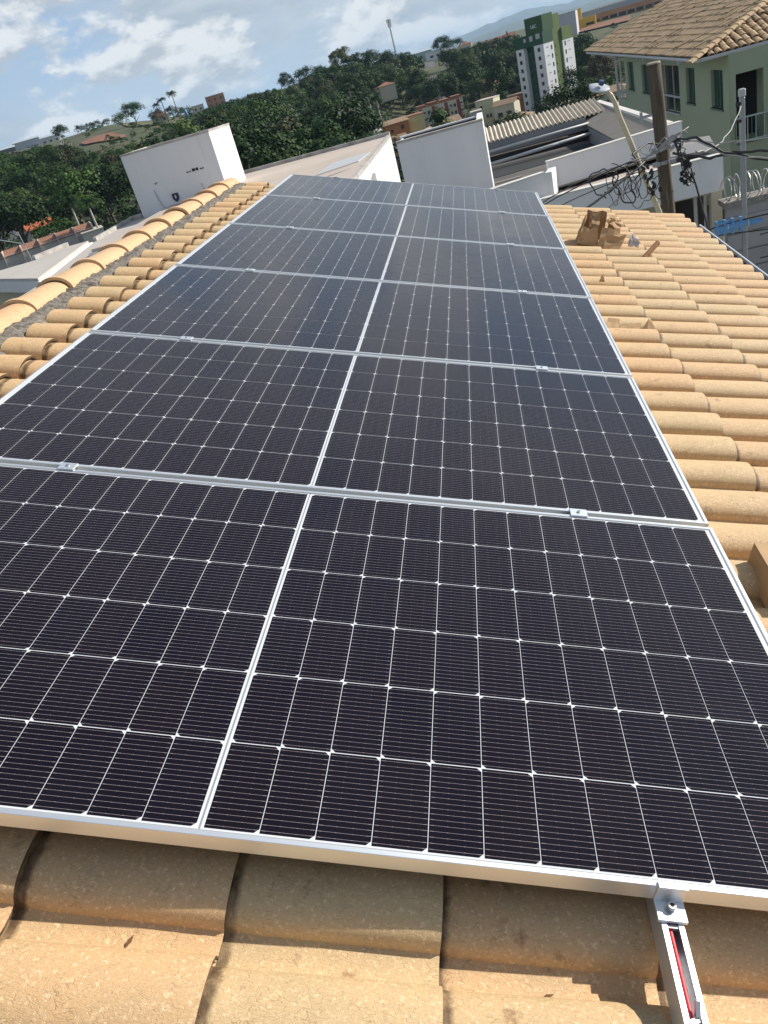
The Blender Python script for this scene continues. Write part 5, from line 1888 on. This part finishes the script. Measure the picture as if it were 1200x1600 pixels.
M_LEAF = {'dark': leaf_material('dark leaves', (0.013, 0.036, 0.009), (0.038, 0.078, 0.016)),
          'mid': leaf_material('green leaves', (0.022, 0.056, 0.011), (0.060, 0.110, 0.020)),
          'olive': leaf_material('olive leaves', (0.045, 0.058, 0.022), (0.100, 0.108, 0.040)),
          'bright': leaf_material('fresh leaves', (0.040, 0.080, 0.016), (0.105, 0.150, 0.034)),
          'brown': leaf_material('brownish leaves', (0.050, 0.042, 0.025), (0.095, 0.072, 0.040))}
M_BARK = mat('tree bark', (0.10, 0.08, 0.06), 0.95, var=(0.17, 0.145, 0.11), vscale=2)


def leaf_cloud(pos, nrm, size, rng):
    """Arrays of small quads at pos facing nrm."""
    n = len(pos)
    a = rng.normal(size=(n, 3))
    t = np.cross(nrm, a)
    t /= np.linalg.norm(t, axis=1)[:, None] + 1e-9
    s = np.cross(nrm, t)
    w = (size * rng.uniform(.6, 1.35, n))[:, None]
    h = w * rng.uniform(.55, 1.0, n)[:, None]
    v = np.stack([pos - t * w - s * h * .4, pos + t * w * .2 - s * h, pos + t * w + s * h * .3, pos - t * w * .1 + s * h], 1).reshape(-1, 3)
    return v


def quads_mesh(name, v, tone, m):
    n = len(v) // 4
    me = bpy.data.meshes.new(name)
    me.vertices.add(len(v))
    me.vertices.foreach_set('co', v.astype(np.float32).ravel())
    me.loops.add(4 * n)
    me.loops.foreach_set('vertex_index', np.arange(4 * n, dtype=np.int32))
    me.polygons.add(n)
    me.polygons.foreach_set('loop_start', np.arange(0, 4 * n, 4, dtype=np.int32))
    at_ = me.attributes.new('tone', 'FLOAT', 'FACE')
    at_.data.foreach_set('value', tone.astype(np.float32))
    me.materials.append(m)
    me.update(calc_edges=True)
    return me


def crown_points(rng, nclump, nleaf, shape):
    """Unit tree (height 1): leaves on the skins of clumps spread through the crown."""
    cz, rx, rz = shape
    P, N, TN = [], [], []
    for c in range(nclump):
        d = rng.normal(size=3)
        d /= np.linalg.norm(d)
        if d[2] < -.45:
            d[2] *= -.6
        rad = rng.uniform(.45, 1.0) ** .6
        ctr = np.array([d[0] * rx * rad, d[1] * rx * rad, cz + d[2] * rz * rad])
        cr = rng.uniform(.11, .21) * (rx / .36)
        k = int(nleaf / nclump)
        q = rng.normal(size=(k, 3))
        q /= np.linalg.norm(q, axis=1)[:, None]
        q[:, 2] = np.where(q[:, 2] < -.3, -q[:, 2], q[:, 2])
        r = cr * rng.uniform(.55, 1.12, k)
        P.append(ctr + q * r[:, None] * np.array([1, 1, .8]))
        nn = q + rng.normal(scale=.28, size=(k, 3)) + np.array([0, 0, .25])
        N.append(nn / np.linalg.norm(nn, axis=1)[:, None])
        TN.append(np.clip(rng.uniform(0, 1) * .6 + rng.uniform(0, .5, k), 0, 1))
    return np.concatenate(P), np.concatenate(N), np.concatenate(TN)


SHAPES = {'round': (.62, .38, .34), 'tall': (.60, .27, .38), 'flat': (.70, .50, .24), 'low': (.50, .46, .42)}
CROWN, CROWN_LOW = {}, {}
for si, (sh, shp) in enumerate(SHAPES.items()):
    for q in range(3):
        rng = np.random.default_rng(100 + si * 10 + q)
        P, N, TN = crown_points(rng, 19 if sh != 'tall' else 15, 2700, shp)
        CROWN[sh, q] = (leaf_cloud(P, N, .019, rng), TN)
        P, N, TN = crown_points(rng, 14, 520, shp)
        CROWN_LOW[sh, q] = (leaf_cloud(P, N, .038, rng), TN)
BUSH = []
for q in range(4):
    rng = np.random.default_rng(300 + q)
    P, N, TN = crown_points(rng, 9, 170, SHAPES['low'])
    BUSH.append((leaf_cloud(P, N, .062, rng), TN))
CROWN_ME = {}


def crown_me(sh, q, kind):
    if (sh, q, kind) not in CROWN_ME:
        v, tn = CROWN[sh, q]
        CROWN_ME[sh, q, kind] = quads_mesh('crown', v, tn, M_LEAF[kind])
    return CROWN_ME[sh, q, kind]


def trunk_mesh(seed):
    rr_ = random.Random(seed)
    b = MB()
    b.tube([(0, 0, -.06), (.01, 0, .12), (rr_.uniform(-.02, .02), rr_.uniform(-.02, .02), .36), (rr_.uniform(-.03, .03), rr_.uniform(-.03, .03), .62)], [.030, .024, .018, .008], 7)
    for k in range(5):
        a = k * 1.3 + rr_.uniform(0, .6)
        z = .26 + .06 * k
        b.tube([(0, 0, z), (.12 * math.cos(a), .12 * math.sin(a), z + .12), (.25 * math.cos(a), .25 * math.sin(a), z + .22)], [.012, .008, .003], 5)
    return b.mesh('trunk', M_BARK, smooth=True)


TRUNK_ME = [trunk_mesh(k) for k in range(3)]
LBL = {'dark': 'dark green broadleaf tree in the woodland across the valley', 'mid': 'mid green leafy tree in the woodland across the valley', 'olive': 'dull olive tree in the woodland across the valley',
       'bright': 'fresh green tree standing out in the woodland', 'brown': 'brownish thin leaved tree in the woodland'}
N_TREE = 0


def tree(x, y, h, kind, sh, label=None, group='trees of the wooded hillside', wide=1.0, z=None):
    global N_TREE
    N_TREE += 1
    z = ground(x, y) - .3 if z is None else z
    q = random.randrange(3)
    M = T(x, y, z) @ RZ(random.uniform(0, 360)) @ Matrix.Diagonal((h * wide, h * wide, h, 1))
    t = thing('tree', label or LBL[kind].replace('tree', {'round': 'round crowned tree', 'tall': 'narrow upright tree', 'flat': 'wide spreading tree', 'low': 'low bushy tree'}[sh], 1), 'tree', M, group)
    put('trunk', TRUNK_ME[q], t, M)
    put('crown', crown_me(sh, q, kind), t, M)
    return t


sky_g = 'trees along the skyline'
SPEC = [
    (-189.7, 395.4, 9.0, 'dark', 'round', 'dark tree at the top of the pale dirt road'), (-194.0, 426.5, 5.0, 'dark', 'round', 'small dark tree on the grassy skyline next to the dirt road'),
    (-189.6, 428.5, 4.6, 'dark', 'low', 'low dark tree in the middle of the grassy skyline'), (-186.3, 430, 4.6, 'dark', 'round', 'round dark tree on the grassy skyline, second left of the bright tree'),
    (-181.6, 432, 4.4, 'dark', 'round', 'tiny dark tree on the grassy skyline just left of the bright tree'),
    (-155.9, 388.5, 7.5, 'bright', 'round', 'bright green rounded tree on the left hill'), (-153.9, 400.1, 11.5, 'dark', 'round', 'big dark tree behind the bright green tree on the left hill'),
    (-130.8, 387.2, 7, 'dark', 'flat', 'dark spreading tree right of the hill palms'), (-128.4, 398.6, 7.0, 'mid', 'round', 'dark green tree behind the hill palms'),
    (-134.1, 375.5, 6.5, 'brown', 'low', 'brownish bush tree before the little hill house'),
    (-87.8, 450.4, 11, 'dark', 'round', 'lone domed tree on the skyline left of the tall clump'), (-74.1, 442.8, 12, 'dark', 'flat', 'dark spreading skyline tree left of the tall clump'),
    (-67.4, 433.8, 10, 'dark', 'round', 'dark skyline tree touching the tall clump'), (-55.1, 425.5, 16.5, 'olive', 'tall', 'tallest ragged tree on the skyline left of the mast'),
    (-48.7, 426.3, 13, 'dark', 'tall', 'tall ragged tree right of the tallest one'), (-40.4, 422.1, 13.4, 'dark', 'round', 'tall dark tree midway to the mast'),
    (-32.9, 422.8, 13, 'dark', 'round', 'dark tall tree just left of the mast'), (-25.0, 418.4, 12.2, 'dark', 'round', 'dark tree just right of the mast'),
    (-10.1, 559.1, 13, 'dark', 'round', 'round dark tree on the skyline at the top of the road'), (-2.8, 539.2, 10, 'dark', 'flat', 'dark low tree right of the round skyline tree'),
    (-0.8, 399.2, 12, 'dark', 'flat', 'broad dark tree at the right side of the climbing road'), (3.1, 339.2, 14, 'dark', 'round', 'large dark domed tree right of the climbing road'),
    (12.9, 419.1, 11, 'dark', 'round', 'dark tree under the row of red roofs'), (20.3, 418.8, 10.4, 'dark', 'round', 'dark tree behind the left side of the tower'), (-5.9, 429.2, 8.6, 'mid', 'round', 'mid green tree above the climbing road'),
    (-36.6, 175.1, 11.5, 'olive', 'round', 'large feathery olive tree before the woodland'), (-41.6, 163.6, 9.6, 'olive', 'low', 'dull olive tree next to the flat beige roof'), (-31.5, 171.0, 8.8, 'mid', 'low', 'green low tree right of the feathery olive tree'),
    (-29.1, 186.7, 8.2, 'dark', 'low', 'dark low tree at the end of the flat beige roof'), (-15.4, 328.8, 7.5, 'olive', 'round', 'yellowish tree left of the climbing road'), (-21.4, 378.5, 11, 'bright', 'round', 'bright green tree below the mast'),
    (-11.6, 329.0, 5, 'bright', 'low', 'fresh green bush tree beside the climbing road'), (4.8, 119.2, 8.4, 'dark', 'low', 'dark bushy tree in the gap behind the pale box wall'), (7.6, 139.1, 8.4, 'dark', 'low', 'dark tree by the tan roofs below the tower'),
    (42.2, 326.7, 12.5, 'dark', 'round', 'dark tree right of the tower top'), (43.2, 296.3, 11, 'dark', 'round', 'dark tree right of the tower middle'), (31.4, 247.5, 9, 'dark', 'round', 'dark tree right of the tower base'),
    (37.0, 236.6, 9, 'brown', 'round', 'brownish tree left of the green house wall'), (69.2, 413.8, 3.4, 'olive', 'low', 'olive bush tree under the factory hall')]
for x, y, h, kd, sh, lb_ in SPEC:
    tree(x, y, h * 1.12, kd, 'low' if h < 8 else sh, lb_, group=None, z=ground(x, y) - .14 * h)

HOLES = [(-139, 325, 17), (-152, 343, 14), (-150, 390, 26), (-140, 375, 18), (-155, 420, 18), (-152, 312, 5), (-158, 335, 6), (-172, 360, 6), (-192, 400, 6), (-8.5, 350, 5), (-12, 400, 5),
         (-8.4, 299, 15), (-18, 228, 9), (-13, 233, 8), (-15, 188, 9), (-6, 187, 9), (-22, 188, 9), (-12, 149, 6), (5, 229, 8), (10, 222, 8), (10, 199, 10), (14, 249, 7), (20, 262, 16), (28, 252, 9), (8.6, 329, 7), (-27, 326, 6),
         (-32, 237, 6), (27, 205, 9), (32, 190, 11), (22, 150, 9), (24, 118, 8), (76, 478, 18), (-134, 378, 9), (-100, 313, 5), (-89, 160, 10), (-66, 121, 14), (-6, 262, 24), (-8, 215, 16), (22, 245, 14), (14, 220, 10), (90, 500, 26), (-100, 200, 9), (-85, 196, 8), (-70, 190, 6)]


def thresh(a):
    for lo, hi, e in ((-90, -24.2, -4.6), (-24.2, -15.6, -0.7), (-15.6, -5.4, -3.95), (-5.4, .8, -4.5), (.8, 8.2, -5.2), (8.2, 12.5, -2.6), (12.5, 90, .4)):
        if lo <= a < hi:
            return e
    return 9


def emax(a):
    """Elevation of the tree tops seen along the woodland's skyline."""
    P_ = [(-36, 1.6), (-30, 1.35), (-26.5, 1.0), (-24.6, .2), (-24, -.1), (-20, -.15), (-17.3, .6), (-13, .7), (-11, .5), (-8.5, 1.0), (-5, .55), (-3.3, .35), (-2.7, .0), (-1.5, -.4), (-.3, .0), (3, -.2), (6.5, -1.2), (8, -1.9), (13, -2.0)]
    for (a0, e0), (a1, e1) in zip(P_, P_[1:]):
        if a0 <= a <= a1:
            return e0 + (e1 - e0) * (a - a0) / (a1 - a0)
    return -2


cand, bush = [], []
rt = random.Random(77)
r_ = 112.0
while r_ < 470:
    sp = 6.7 + r_ * .006
    na = int(math.radians(47) * r_ / sp)
    for i in range(na):
        a = -34 + 47 * (i + rt.uniform(.1, .9)) / na
        rr2 = r_ + rt.uniform(-.45, .45) * sp
        x, y = EYE[0] + rr2 * math.sin(R(a)), EYE[1] + rr2 * math.cos(R(a))
        if a < -23.5 and rr2 < 150:
            continue
        if a > -6.5 and rr2 < 235 and rt.random() < .8:
            continue
        if -2.7 < a < -.5 and rr2 > 335:
            continue
        if any((x - hx) ** 2 + (y - hy) ** 2 < (hr + 2.5) ** 2 for hx, hy, hr in HOLES):
            continue
        gz_ = ground(x, y)
        h = rt.uniform(7, 13.5)
        if rt.random() < .12:
            h *= 1.25
        e_ = emax(a) - rt.uniform(0, .35)
        if a > -7 and rr2 < 305:
            e_ = min(e_, -3.3)
        h = min(h, EYE[2] + rr2 * math.tan(R(e_)) - gz_)
        if a < -17.5 and rr2 > 318 and rt.random() < (.55 if a > -24 else .10):
            if rt.random() < .95:
                bush.append((x, y, rt.uniform(1.2, 5.0) * rt.uniform(.6, 1.2)))
            continue
        if h < (2.6 if a < -24 else 4.2):
            if h > 1.5 and rt.random() < .6:
                bush.append((x, y, h))
            continue
        top = math.degrees(math.atan2(gz_ + h - EYE[2], rr2))
        if top < thresh(a):
            continue
        kd = rt.choices(('dark', 'mid', 'olive', 'bright', 'brown'), (52, 24, 12, 6, 6))[0]
        if a > -4 and kd in ('bright', 'brown'):
            kd = 'dark'
        cand.append((h / rr2, x, y, h, kd, rt.choices(('round', 'tall', 'flat', 'low'), (5, 2, 2, 3))[0]))
    r_ += sp * .86
cand.sort(reverse=True)
NIND = 292 - N_TREE
for _, x, y, h, kd, sh in cand[:NIND]:
    tree(x, y, h, kd, sh, wide=rt.uniform(.85, 1.15))
WV, WT_ = {k: [] for k in M_LEAF}, {k: [] for k in M_LEAF}
for _, x, y, h, kd, sh in cand[NIND:]:
    v, tn = CROWN_LOW[sh, rt.randrange(3)]
    a = rt.uniform(0, 6.28)
    c_, s_ = math.cos(a) * h, math.sin(a) * h
    w = np.stack([v[:, 0] * c_ - v[:, 1] * s_ + x, v[:, 0] * s_ + v[:, 1] * c_ + y, v[:, 2] * h + ground(x, y) - .3], 1)
    WV[kd].append(w)
    WT_[kd].append(np.clip(tn * rt.uniform(.5, 1.3), 0, 1))
for kd in WV:
    if WV[kd]:
        me = quads_mesh('woodland', np.concatenate(WV[kd]), np.concatenate(WT_[kd]), M_LEAF[kd])
        tag(put('woodland', me), kind='stuff')
# undergrowth: low bushes on the slopes and under the trees
BV, BTN = [], []
for k in range(3000):
    a, rr2 = rt.uniform(-34, 13), rt.uniform(105, 470)
    x, y = EYE[0] + rr2 * math.sin(R(a)), EYE[1] + rr2 * math.cos(R(a))
    if any((x - hx) ** 2 + (y - hy) ** 2 < hr ** 2 for hx, hy, hr in HOLES):
        continue
    if a < -17.5 and rr2 > 318 and rt.random() < (.5 if a > -24 else .1):
        continue
    hb_ = min(rt.uniform(1.5, 4.0), EYE[2] + rr2 * math.tan(R(emax(a))) - ground(x, y))
    if -24.3 < a < -17 and rr2 > 318:
        hb_ = rt.uniform(.8, 3.4) if rt.random() < .7 else 0
    if hb_ > .7 and not (-2.7 < a < -.5 and rr2 > 335) and not (a < -23.5 and rr2 < 150):
        bush.append((x, y, hb_))
for x, y, h in bush:
    v, tn = BUSH[rt.randrange(4)]
    h *= 1.1
    BV.append(np.stack([v[::1, 0] * h * 1.3 + x, v[:, 1] * h * 1.3 + y, (v[:, 2] - .15) * h + ground(x, y)], 1))
    BTN.append(np.clip(tn * rt.uniform(.4, 1.2), 0, 1))
tag(put('undergrowth', quads_mesh('undergrowth', np.concatenate(BV), np.concatenate(BTN), M_LEAF['mid'])), kind='stuff')

# ---- palms
def palm_mesh(seed, frond=15):
    rng = np.random.default_rng(seed)
    P, N, S, TN = [], [], [], []
    V = []
    tone = []
    for k in range(frond):
        a = 2 * math.pi * k / frond + rng.uniform(-.2, .2)
        el = rng.uniform(.1, 1.15)
        L_ = rng.uniform(.8, 1.05)
        pts = []
        p = np.zeros(3)
        for s in range(9):
            e = el - 1.9 * (s / 8) ** 1.3
            pts.append(p.copy())
            p = p + np.array([math.cos(a) * math.cos(e), math.sin(a) * math.cos(e), math.sin(e)]) * L_ / 8
        sd = np.array([-math.sin(a), math.cos(a), 0])
        for s in range(8):
            for u in (0, .5):
                q = pts[s] * (1 - u) + pts[s + 1] * u
                d = (pts[s + 1] - pts[s])
                wl2 = .23 * math.sin(math.pi * min((s + u + .8) / 9, 1)) + .03
                for sg in (-1, 1):
                    tip = q + sd * sg * wl2 + d * .9 + np.array([0, 0, -.55 * wl2])
                    V += [q - d * .22, q + d * .22, tip + d * .1, tip - d * .05]
                    tone.append(rng.uniform(0, 1))
    return quads_mesh('fronds', np.array(V), np.array(tone), M_LEAF['mid'] if seed % 2 else M_LEAF['dark'])


PALM_ME = [palm_mesh(k) for k in range(3)]


def palm(x, y, zb, ht, spread, label, m=None):
    M = T(x, y, zb)
    t = thing('palm_tree', label, 'palm tree', M, None)
    b = MB()
    r0 = .028 * ht if ht < 7 else .2
    lean = random.uniform(-.04, .04) * ht
    b.tube([(x, y, zb - .4), (x + lean * .3, y, zb + ht * .5), (x + lean, y, zb + ht)], [r0 * 1.3, r0, r0 * .8], 8)
    b.build('trunk', m or M_BARK, t, smooth=True)
    put('fronds', PALM_ME[random.randrange(3)], t, T(x + lean, y, zb + ht) @ RZ(random.uniform(0, 360)) @ Matrix.Scale(spread, 4))
    return t


M_PALMW = mat('pale palm trunk', (0.42, 0.40, 0.36), 0.9, var=(0.32, 0.30, 0.27), vscale=2)
palm(-126.8, 367.4, 10.5, 9.3, 2.9, 'left of the two tall palms on the hill skyline')
palm(-122.0, 369.0, 9.8, 11.3, 3.1, 'tallest palm on the hill skyline')
palm(-129.3, 366.5, 11.0, 7.6, 2.4, 'shorter palm left of the two skyline palms')
palm(-66.5, 132.8, -6.5, 8.9, 2.6, 'palm with a pale trunk left in the valley woodland', M_PALMW)
palm(-59.5, 125.1, -6.4, 8.2, 3.1, 'wide crowned palm with a white trunk right in the valley', M_PALMW)
palm(-25.9, 247.7, -7.4, 10.2, 2.8, 'left palm of the pair with slim pale trunks', M_PALMW)
palm(-24.4, 252.9, -7.5, 9.0, 2.6, 'right palm of the pair with slim pale trunks', M_PALMW)
palm(-30.7, 237.0, -7.3, 8.6, 2.5, 'lower palm left of the palm pair', M_PALMW)
palm(3.8, 329.2, -10.2, 8.2, 2.6, 'palm in front of the large dark domed tree')
palm(-30.5, 196.6, -7.7, 9.6, 2.6, 'palm near the end of the flat beige roof')
palm(-88, 175, -5.4, 8.0, 2.8, 'palm behind the orange red cabin')
palm(-48, 262, -5, 10.4, 2.6, 'dark palm in the middle of the woodland')
palm(-38, 300, -3.4, 9.4, 2.6, 'palm high in the woodland left of the mast')
# conifer beside the tower
cn = thing('conifer', 'slim dark conifer rising left of the tower crown', 'conifer', (23.4, 418.7, -7))
rng = np.random.default_rng(5)
n_ = 900
z_ = rng.uniform(0, 1, n_)
rad = (1 - z_) * .95 * rng.uniform(.4, 1.05, n_) + .05
a_ = rng.uniform(0, 6.28, n_)
P = np.stack([rad * np.cos(a_), rad * np.sin(a_), z_ * 14 + 1], 1)
N = np.stack([np.cos(a_), np.sin(a_), np.full(n_, .5)], 1) + rng.normal(scale=.4, size=(n_, 3))
N /= np.linalg.norm(N, axis=1)[:, None]
put('crown', quads_mesh('crown', leaf_cloud(P, N, .28, rng), rng.uniform(0, .6, n_), M_LEAF['dark']), cn, T(23.4, 418.7, -7))
MB().tube([(23.4, 418.7, -8), (23.4, 418.7, 5)], [.3, .08], 7).build('trunk', M_BARK, cn)

# ================================================================== HAZE
HAZE = True
if HAZE:
    hb = MB().box((-7000, -60, -75), (9000, 13000, 190))
    hm = bpy.data.materials.new('haze')
    hm.use_nodes = True
    hn, hl = hm.node_tree.nodes, hm.node_tree.links
    hn.remove(hn['Principled BSDF'])
    pv = hn.new('ShaderNodeVolumePrincipled')
    pv.inputs['Color'].default_value = (0.52, 0.74, 1.0, 1)
    pv.inputs['Density'].default_value = 0.00008
    pv.inputs['Anisotropy'].default_value = 0.0
    hl.new(pv.outputs[0], hn['Material Output'].inputs['Volume'])
    ho = tag(hb.build('haze', hm), kind='stuff')
